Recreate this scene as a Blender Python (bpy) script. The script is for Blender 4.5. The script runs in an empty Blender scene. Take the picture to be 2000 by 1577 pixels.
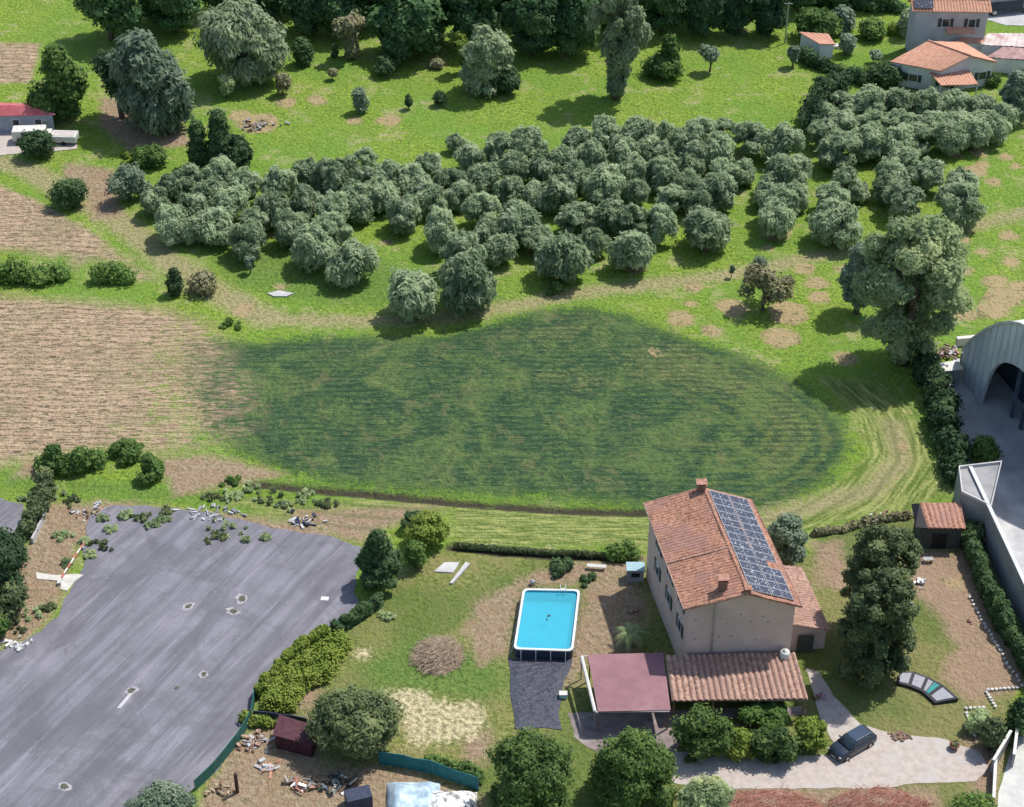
import bpy, math, random
import numpy as np
from mathutils import Vector, Matrix, noise as mnoise
R = math.radians
scene = bpy.context.scene
# ---------------------------------------------------------------- camera
H = 125.0; F = 3700.0; PITCH = R(37.0)
sp, cp = math.sin(PITCH), math.cos(PITCH)
cam_d = bpy.data.cameras.new('camera'); cam = bpy.data.objects.new('camera', cam_d)
scene.collection.objects.link(cam); scene.camera = cam
cam.location = (0, 0, H); cam.rotation_euler = (R(90) - PITCH, 0, 0)
cam_d.sensor_fit = 'HORIZONTAL'; cam_d.sensor_width = 36.0; cam_d.lens = F / 2000 * 36.0
cam_d.clip_start = 1.0; cam_d.clip_end = 6000
# ---------------------------------------------------------------- light
SUN_EL = R(60.0); AZ = math.atan2(0.80, 0.60)          # azimuth clockwise from +Y
world = bpy.data.worlds.new('World'); scene.world = world; world.use_nodes = True
wn = world.node_tree; wn.nodes.clear()
sky = wn.nodes.new('ShaderNodeTexSky'); sky.sky_type = 'NISHITA'; sky.sun_disc = False
sky.sun_elevation = SUN_EL; sky.sun_rotation = AZ; sky.air_density = 1.3; sky.dust_density = 1.2
bg = wn.nodes.new('ShaderNodeBackground'); bg.inputs['Strength'].default_value = 0.13
wo = wn.nodes.new('ShaderNodeOutputWorld')
wn.links.new(sky.outputs[0], bg.inputs[0]); wn.links.new(bg.outputs[0], wo.inputs[0])
sun_d = bpy.data.lights.new('sun', 'SUN'); sun_d.energy = 4.4; sun_d.angle = R(1.0); sun_d.color = (1.0, 0.955, 0.88)
sun = bpy.data.objects.new('sun', sun_d); scene.collection.objects.link(sun)
sv = Vector((math.sin(AZ) * math.cos(SUN_EL), math.cos(AZ) * math.cos(SUN_EL), math.sin(SUN_EL)))
sun.rotation_euler = sv.to_track_quat('Z', 'Y').to_euler(); sun.location = (60, 200, 150)
scene.view_settings.view_transform = 'Standard'; scene.view_settings.look = 'None'
scene.view_settings.exposure = 0.2; scene.view_settings.gamma = 1.0
# ---------------------------------------------------------------- helpers
def ray(x, y):
    u = (x - 1000) / F; v = -(y - 788.5) / F
    return (u, cp + v * sp, -sp + v * cp)
def P(x, y, z=0.0):
    "point of height z seen at photo pixel x, y"
    d = ray(x, y); t = (z - H) / d[2]; return Vector((d[0] * t, d[1] * t, z))
def zat(x, y, Y):
    d = ray(x, y); t = Y / d[1]; return H + d[2] * t
def SC(y): return (F * sp + (y - 788.5) * cp) / H
def link(o, parent=None):
    scene.collection.objects.link(o)
    if parent is not None: o.parent = parent
    return o
def tag(o, label=None, cat=None, group=None, kind=None):
    if label: o['label'] = label
    if cat: o['category'] = cat
    if group: o['group'] = group
    if kind: o['kind'] = kind
    return o
def empty(name, loc, rz=0.0, label=None, cat=None, group=None):
    o = bpy.data.objects.new(name, None); o.location = loc; o.rotation_euler = (0, 0, rz)
    o.empty_display_size = 0.3
    link(o); return tag(o, label, cat, group)
def mesh_np(name, V, Q, mat, smooth=False):
    me = bpy.data.meshes.new(name); V = np.asarray(V, dtype=np.float32); Q = np.asarray(Q, dtype=np.int32)
    n, k = Q.shape
    me.vertices.add(len(V)); me.vertices.foreach_set('co', V.ravel())
    me.loops.add(n * k); me.loops.foreach_set('vertex_index', Q.ravel())
    me.polygons.add(n); me.polygons.foreach_set('loop_start', np.arange(0, n * k, k, dtype=np.int32))
    me.polygons.foreach_set('loop_total', np.full(n, k, dtype=np.int32))
    if smooth: me.polygons.foreach_set('use_smooth', np.ones(n, dtype=bool))
    me.update(calc_edges=True); me.validate()
    if mat: me.materials.append(mat)
    return me
class MB:
    "collects geometry for ONE mesh"
    def __init__(s): s.v = []; s.f = []
    def add(s, vs, fs):
        n = len(s.v); s.v += [tuple(v) for v in vs]; s.f += [tuple(n + i for i in f) for f in fs]; return s
    def hexa(s, b, t):          # 4 bottom, 4 top points, ccw from above
        return s.add(list(b) + list(t), [(3, 2, 1, 0), (4, 5, 6, 7), (0, 1, 5, 4), (1, 2, 6, 5), (2, 3, 7, 6), (3, 0, 4, 7)])
    def box(s, c, d, rz=0.0, rx=0.0, ry=0.0):
        M = Matrix.Rotation(rz, 3, 'Z') @ Matrix.Rotation(ry, 3, 'Y') @ Matrix.Rotation(rx, 3, 'X')
        c = Vector(c); h = [q / 2 for q in d]; pts = []
        for z in (-1, 1):
            for x, y in ((-1, -1), (1, -1), (1, 1), (-1, 1)):
                pts.append(c + M @ Vector((x * h[0], y * h[1], z * h[2])))
        return s.hexa(pts[:4], pts[4:])
    def tube(s, pts, rad, n=6, cap=True):
        pts = [Vector(p) for p in pts]; rings = []
        if not isinstance(rad, (list, tuple)): rad = [rad] * len(pts)
        for i, p in enumerate(pts):
            d = (pts[min(i + 1, len(pts) - 1)] - pts[max(i - 1, 0)]).normalized()
            a = d.cross(Vector((0, 0, 1)) if abs(d.z) < 0.9 else Vector((1, 0, 0))).normalized(); b = d.cross(a)
            rings.append([p + (a * math.cos(2 * math.pi * k / n) + b * math.sin(2 * math.pi * k / n)) * rad[i] for k in range(n)])
        vs = [v for r in rings for v in r]; fs = []
        for i in range(len(rings) - 1):
            for k in range(n):
                fs.append((i * n + k, i * n + (k + 1) % n, (i + 1) * n + (k + 1) % n, (i + 1) * n + k))
        if cap: fs.append(tuple(range(n))[::-1]); fs.append(tuple((len(rings) - 1) * n + k for k in range(n)))
        return s.add(vs, fs)
    def prism(s, poly, z0, z1):   # poly ccw list of (x,y)
        n = len(poly); vs = [(p[0], p[1], z0) for p in poly] + [(p[0], p[1], z1) for p in poly]
        fs = [tuple(range(n))[::-1], tuple(range(n, 2 * n))] + [(i, (i + 1) % n, n + (i + 1) % n, n + i) for i in range(n)]
        return s.add(vs, fs)
    def lathe(s, prof, n=16, c=(0, 0, 0)):
        vs = []; fs = []
        for r, z in prof:
            for k in range(n): vs.append((c[0] + r * math.cos(2 * math.pi * k / n), c[1] + r * math.sin(2 * math.pi * k / n), c[2] + z))
        for i in range(len(prof) - 1):
            for k in range(n): fs.append((i * n + k, i * n + (k + 1) % n, (i + 1) * n + (k + 1) % n, (i + 1) * n + k))
        fs.append(tuple(range(n))[::-1]); fs.append(tuple((len(prof) - 1) * n + k for k in range(n)))
        return s.add(vs, fs)
    def mesh(s, name, mat, smooth=False):
        me = bpy.data.meshes.new(name); me.from_pydata(s.v, [], s.f); me.update()
        if smooth: me.polygons.foreach_set('use_smooth', [True] * len(me.polygons))
        me.materials.append(mat); return me
    def obj(s, name, mat, parent=None, bevel=0.0, smooth=False, world=False):
        o = bpy.data.objects.new(name, s.mesh(name, mat, smooth)); link(o, parent)
        if world and parent is not None: o.matrix_parent_inverse = Matrix.Translation(parent.location).inverted() if not any(parent.rotation_euler) else (Matrix.Translation(parent.location) @ parent.rotation_euler.to_matrix().to_4x4()).inverted()
        if bevel:
            b = o.modifiers.new('bevel', 'BEVEL'); b.width = bevel; b.segments = 2; b.limit_method = 'ANGLE'
        return o
def bil(A, B, C, D, u, v):
    A, B, C, D = map(Vector, (A, B, C, D)); return (A * (1 - u) + B * u) * (1 - v) + (D * (1 - u) + C * u) * v
# ---------------------------------------------------------------- node helpers
class NT:
    def __init__(s, nt): s.nt = nt
    def n(s, typ, **kw):
        nd = s.nt.nodes.new(typ)
        for k, v in kw.items():
            if k.startswith('i_'):
                key = k[2:]; key = int(key) if key.isdigit() else key.replace('_', ' ')
                sock = nd.inputs[key]
                if isinstance(v, bpy.types.NodeSocket): s.nt.links.new(v, sock)
                else: sock.default_value = v
            else: setattr(nd, k, v)
        return nd
    def math(s, op, a, b=None, c=None, clamp=False):
        nd = s.nt.nodes.new('ShaderNodeMath'); nd.operation = op; nd.use_clamp = clamp
        for i, q in enumerate((a, b, c)):
            if q is None: continue
            if isinstance(q, bpy.types.NodeSocket): s.nt.links.new(q, nd.inputs[i])
            else: nd.inputs[i].default_value = q
        return nd.outputs[0]
    def mix(s, f, a, b):
        nd = s.nt.nodes.new('ShaderNodeMix'); nd.data_type = 'RGBA'
        for sock, q in ((nd.inputs[0], f), (nd.inputs[6], a), (nd.inputs[7], b)):
            if isinstance(q, bpy.types.NodeSocket): s.nt.links.new(q, sock)
            elif isinstance(q, (int, float)): sock.default_value = q
            else: sock.default_value = (*q[:3], 1)
        return nd.outputs[2]
    def noise(s, co, scale, detail=3, rough=0.55, dist=0.0):
        nd = s.n('ShaderNodeTexNoise', i_Scale=scale, i_Detail=detail, i_Roughness=rough, i_Distortion=dist)
        s.nt.links.new(co, nd.inputs['Vector']); return nd.outputs[0]
    def mapr(s, x, a, b, c=0.0, d=1.0):
        nd = s.n('ShaderNodeMapRange', i_1=a, i_2=b, i_3=c, i_4=d); s.nt.links.new(x, nd.inputs[0]); return nd.outputs[0]
    def mapping(s, co, scale=(1, 1, 1), rot=(0, 0, 0)):
        nd = s.n('ShaderNodeMapping'); nd.inputs['Scale'].default_value = scale; nd.inputs['Rotation'].default_value = rot
        s.nt.links.new(co, nd.inputs[0]); return nd.outputs[0]
def new_mat(name):
    m = bpy.data.materials.new(name); m.use_nodes = True; nt = m.node_tree
    b = nt.nodes['Principled BSDF']; b.inputs['Specular IOR Level'].default_value = 0.25
    return m, NT(nt), b
def mat(name, c1, c2=None, scale=2.0, rough=0.8, bump=0.0, c3=None, metal=0.0, stretch=(1, 1, 1), spec=0.25, bscale=None, contrast=(0.35, 0.65)):
    "mottled material from one to three real colours"
    m, T, b = new_mat(name)
    tc = T.n('ShaderNodeTexCoord').outputs['Object']; co = T.mapping(tc, stretch)
    if c2 is None: c2 = tuple(min(1, q * 1.25) for q in c1)
    nz = T.noise(co, scale, 5, 0.6)
    col = T.mix(T.mapr(nz, *contrast), c1, c2)
    if c3 is not None:
        n2 = T.noise(co, scale * 0.37, 3, 0.6, 0.5); col = T.mix(T.mapr(n2, 0.5, 0.68), col, c3)
    T.nt.links.new(col, b.inputs['Base Color'])
    b.inputs['Roughness'].default_value = rough; b.inputs['Metallic'].default_value = metal
    b.inputs['Specular IOR Level'].default_value = spec
    if bump:
        bp = T.n('ShaderNodeBump', i_Strength=1.0, i_Distance=bump)
        T.nt.links.new(T.noise(co, bscale or scale * 2.5, 4, 0.6), bp.inputs['Height']); T.nt.links.new(bp.outputs[0], b.inputs['Normal'])
    return m
def foliage(name, dark, light, tip=None, scale=1.3, trans=0.2, k=1.0):
    dark, light = tuple(q * k for q in dark), tuple(q * k for q in light); tip = tuple(q * k for q in tip) if tip else None
    m, T, b = new_mat(name)
    g = T.n('ShaderNodeNewGeometry').outputs['Position']; oi = T.n('ShaderNodeObjectInfo').outputs['Random']
    n1 = T.noise(g, scale, 3, 0.6); n2 = T.noise(g, scale * 5, 2, 0.6)
    f = T.math('ADD', T.math('MULTIPLY', n1, 0.5), T.math('MULTIPLY', n2, 0.5))
    f = T.math('ADD', f, T.math('MULTIPLY', T.math('SUBTRACT', oi, 0.5), 0.20))
    col = T.mix(T.mapr(f, 0.36, 0.62), dark, light)
    if tip: col = T.mix(T.mapr(T.noise(g, scale * 0.6, 2), 0.52, 0.68, 0, 0.75), col, tip)
    T.nt.links.new(col, b.inputs['Base Color']); b.inputs['Roughness'].default_value = 0.7
    tr = T.n('ShaderNodeBsdfTranslucent'); T.nt.links.new(col, tr.inputs[0])
    mx = T.n('ShaderNodeMixShader'); mx.inputs[0].default_value = trans
    out = T.nt.nodes['Material Output']
    T.nt.links.new(b.outputs[0], mx.inputs[1]); T.nt.links.new(tr.outputs[0], mx.inputs[2]); T.nt.links.new(mx.outputs[0], out.inputs[0])
    return m
def tile_mat(name, a, b_, c, freq=3.2):
    "old clay tiles: colour changes tile by tile, lichen patches"
    m, T, b = new_mat(name)
    tc = T.n('ShaderNodeTexCoord').outputs['Object']
    n1 = T.noise(tc, freq, 3, 0.7); n2 = T.noise(tc, 0.45, 4, 0.6); n3 = T.noise(tc, 7.0, 2, 0.7)
    col = T.mix(T.mapr(n1, 0.38, 0.62), a, b_)
    col = T.mix(T.mapr(n2, 0.46, 0.66, 0, 0.85), col, c)
    col = T.mix(T.mapr(n3, 0.60, 0.70, 0, 0.65), col, (0.09, 0.06, 0.055))
    col = T.mix(T.mapr(T.noise(tc, 1.1, 3), 0.66, 0.74, 0, 0.5), col, (0.45, 0.36, 0.28))
    T.nt.links.new(col, b.inputs['Base Color']); b.inputs['Roughness'].default_value = 0.85
    bp = T.n('ShaderNodeBump', i_Strength=0.8, i_Distance=0.04); T.nt.links.new(n3, bp.inputs['Height']); T.nt.links.new(bp.outputs[0], b.inputs['Normal'])
    return m
# ================================================================ GROUND
rng = np.random.default_rng(7)
def W2(poly): return np.array([P(x, y)[:2] for x, y in poly])
def sdist(X, Y, poly):
    "signed distance in metres, positive inside"
    q = W2(poly); n = len(q); d = np.full(X.shape, 1e9); ins = np.zeros(X.shape, bool)
    for i in range(n):
        a = q[i]; b = q[(i + 1) % n]; e = b - a; L = max(1e-9, float(e @ e))
        t = np.clip(((X - a[0]) * e[0] + (Y - a[1]) * e[1]) / L, 0, 1)
        d = np.minimum(d, (X - a[0] - t * e[0]) ** 2 + (Y - a[1] - t * e[1]) ** 2)
        if a[1] != b[1]:
            c = ((a[1] > Y) != (b[1] > Y)) & (X < (b[0] - a[0]) * (Y - a[1]) / (b[1] - a[1]) + a[0]); ins ^= c
    d = np.sqrt(d); return np.where(ins, d, -d)
def ldist(X, Y, line, w):
    "distance inside a band of half-width w metres round a polyline"
    q = W2(line); d = np.full(X.shape, 1e9)
    for a, b in zip(q[:-1], q[1:]):
        e = b - a; t = np.clip(((X - a[0]) * e[0] + (Y - a[1]) * e[1]) / max(1e-9, float(e @ e)), 0, 1)
        d = np.minimum(d, (X - a[0] - t * e[0]) ** 2 + (Y - a[1] - t * e[1]) ** 2)
    return w - np.sqrt(d)
SOIL1 = [(-700, 560), (0, 573), (150, 583), (330, 600), (420, 628), (470, 690), (520, 760), (530, 830), (470, 868), (390, 888), (300, 892), (200, 884), (70, 898), (0, 912), (-700, 950)]
SOIL2 = [(-700, 330), (0, 362), (80, 395), (190, 460), (310, 545), (255, 548), (240, 512), (175, 512), (140, 528), (130, 505), (0, 488), (-700, 470)]
SOIL3 = [(-500, 78), (80, 84), (60, 160), (-500, 175)]
CROP = [(360, 660), (500, 668), (640, 655), (850, 655), (960, 630), (1060, 604), (1140, 598), (1230, 615), (1330, 655), (1450, 690), (1560, 745), (1650, 820), (1665, 880), (1620, 940), (1540, 985), (1500, 1000), (1400, 1000), (1240, 992), (1100, 975), (900, 962), (700, 950), (560, 925), (470, 885), (400, 840), (360, 760)]
MOWN = [(420, 975), (620, 985), (700, 975), (900, 985), (1250, 1005), (1500, 1010), (1620, 960), (1700, 880), (1660, 800), (1600, 740), (1700, 745), (1780, 800), (1830, 900), (1860, 960), (1780, 1000), (1590, 1030), (1560, 1080), (1260, 1075), (900, 1062), (880, 1000), (790, 1010), (720, 1050), (640, 1030)]
DRY = [[(1230, 690), (1330, 680), (1430, 730), (1540, 790), (1575, 850), (1550, 900), (1500, 920), (1520, 850), (1450, 780), (1330, 750), (1250, 730)],
       [(1000, 655), (1150, 630), (1170, 640), (1060, 665)], [(1040, 735), (1170, 740), (1200, 755), (1060, 748)]]
TRACK = [[(-60, 300), (60, 335), (130, 375), (230, 430), (330, 510), (420, 570), (520, 620)], [(520, 620), (700, 628), (860, 620), (1000, 598), (1140, 570), (1400, 540), (1650, 490), (1900, 440), (2100, 390)],
         [(1745, 830), (1760, 900), (1700, 960), (1500, 1010)]]
GARD = [(900, 1075), (1250, 1090), (1580, 1085), (1600, 1050), (1770, 1010), (1890, 1030), (1990, 1330), (1950, 1460), (1900, 1577), (1500, 1700), (900, 1700), (560, 1420), (495, 1400), (500, 1340), (700, 1200), (800, 1120), (870, 1068)]
DIRT = [[(1140, 1130), (1250, 1120), (1260, 1200), (1235, 1290), (1150, 1285), (1130, 1330), (1100, 1345), (1090, 1290), (1145, 1180)],
        [(925, 1180), (1010, 1130), (1150, 1090), (1250, 1085), (1240, 1120), (1140, 1140), (1020, 1150), (995, 1270), (940, 1300), (910, 1240)],
        [(1765, 1080), (1900, 1078), (1945, 1180), (2005, 1330), (1985, 1350), (1900, 1372), (1835, 1330), (1868, 1262), (1812, 1180), (1765, 1130)],
        [(1590, 1060), (1640, 1060), (1660, 1150), (1600, 1150)],
        [(490, 1420), (600, 1400), (640, 1490), (800, 1500), (950, 1560), (950, 1700), (330, 1700), (420, 1500)],
        [(80, 985), (230, 980), (660, 1030), (640, 1060), (220, 1010), (150, 1070), (110, 1190), (60, 1250), (-60, 1290), (-60, 1150), (60, 1060)],
        [(560, 1000), (860, 985), (800, 1010), (700, 1060), (600, 1030)],
        [(1880, 1440), (1960, 1440), (1960, 1577), (1900, 1577)],
        [(300, 895), (420, 890), (560, 925), (430, 950), (340, 970)], [(60, 900), (130, 900), (90, 930), (20, 935)],
        [(1390, 1535), (1830, 1540), (1870, 1700), (1380, 1700)],
        [(200, 190), (330, 200), (380, 285), (250, 290), (190, 240)], [(130, 318), (220, 330), (240, 420), (180, 430), (170, 380), (120, 345)],
        [(900, 1440), (960, 1430), (960, 1480), (910, 1490)], [(590, 1350), (625, 1340), (610, 1380), (580, 1390)]]
STRAW = [[(745, 1350), (830, 1350), (850, 1372), (930, 1372), (945, 1410), (930, 1440), (870, 1450), (800, 1455), (790, 1400)], [(690, 1275), (730, 1270), (720, 1290)]]
LUSH = [[(700, 1300), (800, 1250), (960, 1270), (1000, 1340), (940, 1370), (850, 1360), (740, 1340)], [(380, 470), (700, 500), (950, 560), (1000, 590), (700, 600), (460, 560)],
        [(400, 925), (1250, 985), (1260, 1000), (640, 962), (400, 950)], [(1690, 730), (1800, 790), (1870, 950), (1840, 960), (1780, 830)], [(0, 920), (400, 960), (640, 985), (600, 1010), (0, 950)]]
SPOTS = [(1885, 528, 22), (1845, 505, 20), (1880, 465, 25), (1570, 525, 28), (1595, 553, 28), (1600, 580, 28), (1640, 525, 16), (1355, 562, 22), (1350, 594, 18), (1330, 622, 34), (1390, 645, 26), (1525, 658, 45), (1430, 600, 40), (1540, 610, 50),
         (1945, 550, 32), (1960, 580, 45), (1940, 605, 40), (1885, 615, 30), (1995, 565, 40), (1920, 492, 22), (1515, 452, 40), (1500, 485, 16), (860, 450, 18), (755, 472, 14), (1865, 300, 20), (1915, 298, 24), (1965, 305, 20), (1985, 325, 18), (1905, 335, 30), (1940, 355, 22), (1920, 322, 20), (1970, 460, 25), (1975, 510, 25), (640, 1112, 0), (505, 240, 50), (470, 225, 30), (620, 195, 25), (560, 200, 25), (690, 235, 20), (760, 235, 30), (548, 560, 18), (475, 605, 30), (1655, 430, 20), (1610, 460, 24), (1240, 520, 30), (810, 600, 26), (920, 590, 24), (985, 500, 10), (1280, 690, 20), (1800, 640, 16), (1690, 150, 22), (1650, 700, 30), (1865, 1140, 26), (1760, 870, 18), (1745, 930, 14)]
def axis(lo, hi, step):
    a = list(np.arange(lo, hi + step, step)); o = [step * 1.6 ** k for k in range(1, 15)]
    return np.array(sorted([lo - sum(o[:k + 1]) for k in range(14)] + a + [a[-1] + sum(o[:k + 1]) for k in range(14)]))
gx = axis(-90, 90, 0.55); gy = axis(96, 282, 0.55)
GX, GY = np.meshgrid(gx, gy); fx, fy = GX.ravel(), GY.ravel()
nx, ny = len(gx), len(gy); I = np.arange(nx * ny).reshape(ny, nx)
quads = np.stack([I[:-1, :-1], I[:-1, 1:], I[1:, 1:], I[1:, :-1]], -1).reshape(-1, 4)
att = {}
att['soil'] = np.maximum.reduce([sdist(fx, fy, p) for p in (SOIL1, SOIL2, SOIL3)])
att['crop'] = sdist(fx, fy, CROP)
att['mown'] = sdist(fx, fy, MOWN)
att['dryp'] = np.maximum.reduce([sdist(fx, fy, p) for p in DRY])
att['track'] = np.maximum.reduce([ldist(fx, fy, l, w) for l, w in zip(TRACK, (1.9, 1.2, 1.2))])
att['garden'] = sdist(fx, fy, GARD)
att['dirt'] = np.maximum.reduce([sdist(fx, fy, p) for p in DIRT])
att['straw'] = np.maximum.reduce([sdist(fx, fy, p) for p in STRAW])
att['lush'] = np.maximum.reduce([sdist(fx, fy, p) for p in LUSH])
sd = np.full(fx.shape, -9.0)
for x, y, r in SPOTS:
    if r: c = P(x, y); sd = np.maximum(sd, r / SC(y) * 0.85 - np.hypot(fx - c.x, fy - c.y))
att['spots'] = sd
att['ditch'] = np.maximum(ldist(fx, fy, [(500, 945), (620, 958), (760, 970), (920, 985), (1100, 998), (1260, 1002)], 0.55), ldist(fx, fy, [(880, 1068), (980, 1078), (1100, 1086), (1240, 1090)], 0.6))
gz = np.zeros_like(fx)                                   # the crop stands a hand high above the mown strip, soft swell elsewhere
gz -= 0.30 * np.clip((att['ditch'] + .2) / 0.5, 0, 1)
gz += 0.22 * np.clip(att['crop'] / 4.0, 0, 1)
gz += 0.06 * (np.sin(fx * 0.35 + np.sin(fy * 0.2) * 2) * np.sin(fy * 0.27) - 1) * np.clip((-att['garden'] - 1) / 4, 0, 1) * np.clip((fy - 150) / 10, 0, 1)
gm_ = mesh_np('ground', np.stack([fx, fy, gz], 1), quads, None, smooth=True)
for k, a in att.items():
    A = gm_.attributes.new(k, 'FLOAT', 'POINT'); A.data.foreach_set('value', np.clip(a, -12, 12).astype(np.float32))
m, T, b = new_mat('ground_cover'); nt = T.nt
pos = T.n('ShaderNodeNewGeometry').outputs['Position']
def A_(k): return T.n('ShaderNodeAttribute', attribute_name=k).outputs['Fac']
nf = T.noise(pos, 2.2, 4, 0.65); nm = T.noise(pos, 0.5, 4, 0.6, 0.6); nl = T.noise(pos, 0.07, 3, 0.55)
nx_ = T.noise(pos, 7.0, 2, 0.6)
hs = T.mapping(pos, (0.45, 3.6, 1)); ns = T.noise(hs, 1.0, 3, 0.6)                 # long horizontal strokes: mowing, tillage
hs2 = T.mapping(pos, (0.7, 4.5, 1), (0, 0, R(6))); nd_ = T.noise(hs2, 1.0, 2, 0.5)
edge = T.math('SUBTRACT', nm, 0.5); edgef = T.math('SUBTRACT', nf, 0.5)
def mask(k, soft, a1, a2, off=0.0):
    d = T.math('ADD', A_(k), T.math('MULTIPLY', edge, a1)); d = T.math('ADD', d, T.math('MULTIPLY', edgef, a2))
    return T.mapr(d, off - soft, off + soft)
# meadow
g1 = T.mix(T.mapr(nf, 0.36, 0.62), (0.092, 0.175, 0.020), (0.300, 0.410, 0.060))
g1 = T.mix(T.mapr(nm, 0.42, 0.68, 0, 0.6), g1, (0.290, 0.360, 0.070))
g1 = T.mix(T.mapr(nl, 0.40, 0.60, 0.0, 0.6), g1, (0.150, 0.290, 0.045))
g1 = T.mix(T.mapr(nx_, 0.52, 0.60, 0, 0.6), g1, (0.075, 0.125, 0.030))
g1 = T.mix(T.mapr(T.noise(T.mapping(pos, (0.9, 1.8, 1)), 1.0, 4, 0.7), 0.55, 0.66, 0, 0.55), g1, (0.090, 0.155, 0.034))
g1 = T.mix(T.mapr(ns, 0.56, 0.66, 0, 0.5), g1, (0.105, 0.170, 0.038))
g1 = T.mix(T.math('MULTIPLY', T.mapr(T.noise(pos, 0.22, 4, 0.65), 0.54, 0.64), T.mapr(ns, 0.42, 0.56, 0, 0.75)), g1, (0.40, 0.35, 0.19))
lush = T.mix(T.mapr(nf, 0.35, 0.65), (0.066, 0.135, 0.030), (0.155, 0.250, 0.055))
col = T.mix(T.math('MULTIPLY', mask('lush', 1.2, 4, 1.5), 0.7), g1, lush)
# mown headland
sxyz = T.n('ShaderNodeSeparateXYZ', i_0=pos); cv_ = T.n('ShaderNodeCombineXYZ', i_0=T.math('MULTIPLY', A_('crop'), 2.6), i_1=T.math('MULTIPLY', sxyz.outputs[1], 0.3), i_2=T.math('MULTIPLY', sxyz.outputs[0], 0.15)).outputs[0]
nsc = T.noise(cv_, 1.0, 3, 0.6); rt_ = T.mapr(sxyz.outputs[0], 16, 24)
nsm = T.math('ADD', T.math('MULTIPLY', ns, T.math('SUBTRACT', 1.0, rt_)), T.math('MULTIPLY', nsc, rt_))
mo = T.mix(T.mapr(nsm, 0.38, 0.62), (0.125, 0.180, 0.040), (0.350, 0.370, 0.130))
mo = T.mix(T.mapr(nf, 0.52, 0.7, 0, 0.6), mo, (0.09, 0.16, 0.03))
mo = T.mix(T.math('MULTIPLY', T.mapr(T.noise(hs, 0.55, 3), 0.6, 0.68, 0, 0.6), T.math('SUBTRACT', 1.0, rt_)), mo, (0.40, 0.36, 0.17))
col = T.mix(mask('mown', 0.6, 3.5, 3), col, mo)
# garden lawn
ga = T.mix(T.mapr(nf, 0.35, 0.65), (0.105, 0.140, 0.036), (0.285, 0.290, 0.098))
ga = T.mix(T.mapr(nm, 0.46, 0.62, 0, 0.7), ga, (0.265, 0.230, 0.105))
ga = T.mix(T.mapr(T.n('ShaderNodeSeparateXYZ', i_0=pos).outputs[0], 26, 32, 0, 0.45), ga, (0.225, 0.205, 0.095))
ga = T.mix(T.mapr(nl, 0.44, 0.6, 0, 0.6), ga, (0.085, 0.150, 0.030))
col = T.mix(mask('garden', 0.4, 0.8, 0.6), col, ga)
col = T.mix(T.math('MULTIPLY', mask('lush', 1.2, 4, 1.5), T.mapr(A_('garden'), 0, 1, 0, 0.85)), col, lush)
# crop: dark rows, worn yellow ring
cr = T.mix(T.mapr(nd_, 0.36, 0.64), (0.022, 0.054, 0.030), (0.068, 0.128, 0.056))
cr = T.mix(T.mapr(nf, 0.50, 0.64, 0, 0.75), cr, (0.092, 0.162, 0.066))
cr = T.mix(T.mapr(nx_, 0.54, 0.66, 0, 0.7), cr, (0.026, 0.050, 0.034))
cr = T.mix(T.math('MULTIPLY', T.mapr(nm, 0.50, 0.64), T.mapr(nf, 0.42, 0.6, 0, 0.75)), cr, (0.115, 0.185, 0.055))
ring = T.math('SINE', T.math('ADD', T.math('MULTIPLY', A_('crop'), 3.1), T.math('MULTIPLY', edge, 7)))
ringm = T.math('MULTIPLY', T.mapr(ring, 0.0, 0.8, 0, 0.55), T.mapr(T.n('ShaderNodeSeparateXYZ', i_0=pos).outputs[0], 14, 26, 0.12, 1))
cr = T.mix(ringm, cr, (0.150, 0.200, 0.055))
dry = T.mix(T.mapr(nf, 0.40, 0.6), (0.100, 0.145, 0.050), (0.270, 0.250, 0.105))
cr = T.mix(T.math('MULTIPLY', mask('dryp', 1.6, 7, 5), 0.5), cr, dry)
rw_ = T.math('SINE', T.math('ADD', T.math('MULTIPLY', T.n('ShaderNodeSeparateXYZ', i_0=pos).outputs[1], 6.6), T.math('MULTIPLY', T.noise(pos, 0.12, 2), 14.0)))
cr = T.mix(T.math('MULTIPLY', T.mapr(rw_, -0.2, 0.9), T.mapr(nf, 0.38, 0.58, 0.15, 0.75)), cr, (0.024, 0.052, 0.030))
edgeg = T.mapr(A_('crop'), 0.0, 1.8, 0.5, 0.0)
cr = T.mix(edgeg, cr, (0.085, 0.165, 0.032))
cr = T.mix(T.math('MULTIPLY', T.mapr(T.noise(pos, 0.17, 5, 0.7, 0.8), 0.47, 0.60), T.mapr(nf, 0.36, 0.56, 0.2, 0.8)), cr, (0.125, 0.185, 0.060))
cr = T.mix(T.math('MULTIPLY', T.mapr(T.noise(pos, 0.31, 5, 0.7, 0.8), 0.54, 0.64), T.mapr(nx_, 0.42, 0.56, 0.1, 0.55)), cr, (0.22, 0.20, 0.09))
col = T.mix(mask('crop', 0.35, 4.0, 8.0), col, cr)
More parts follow.
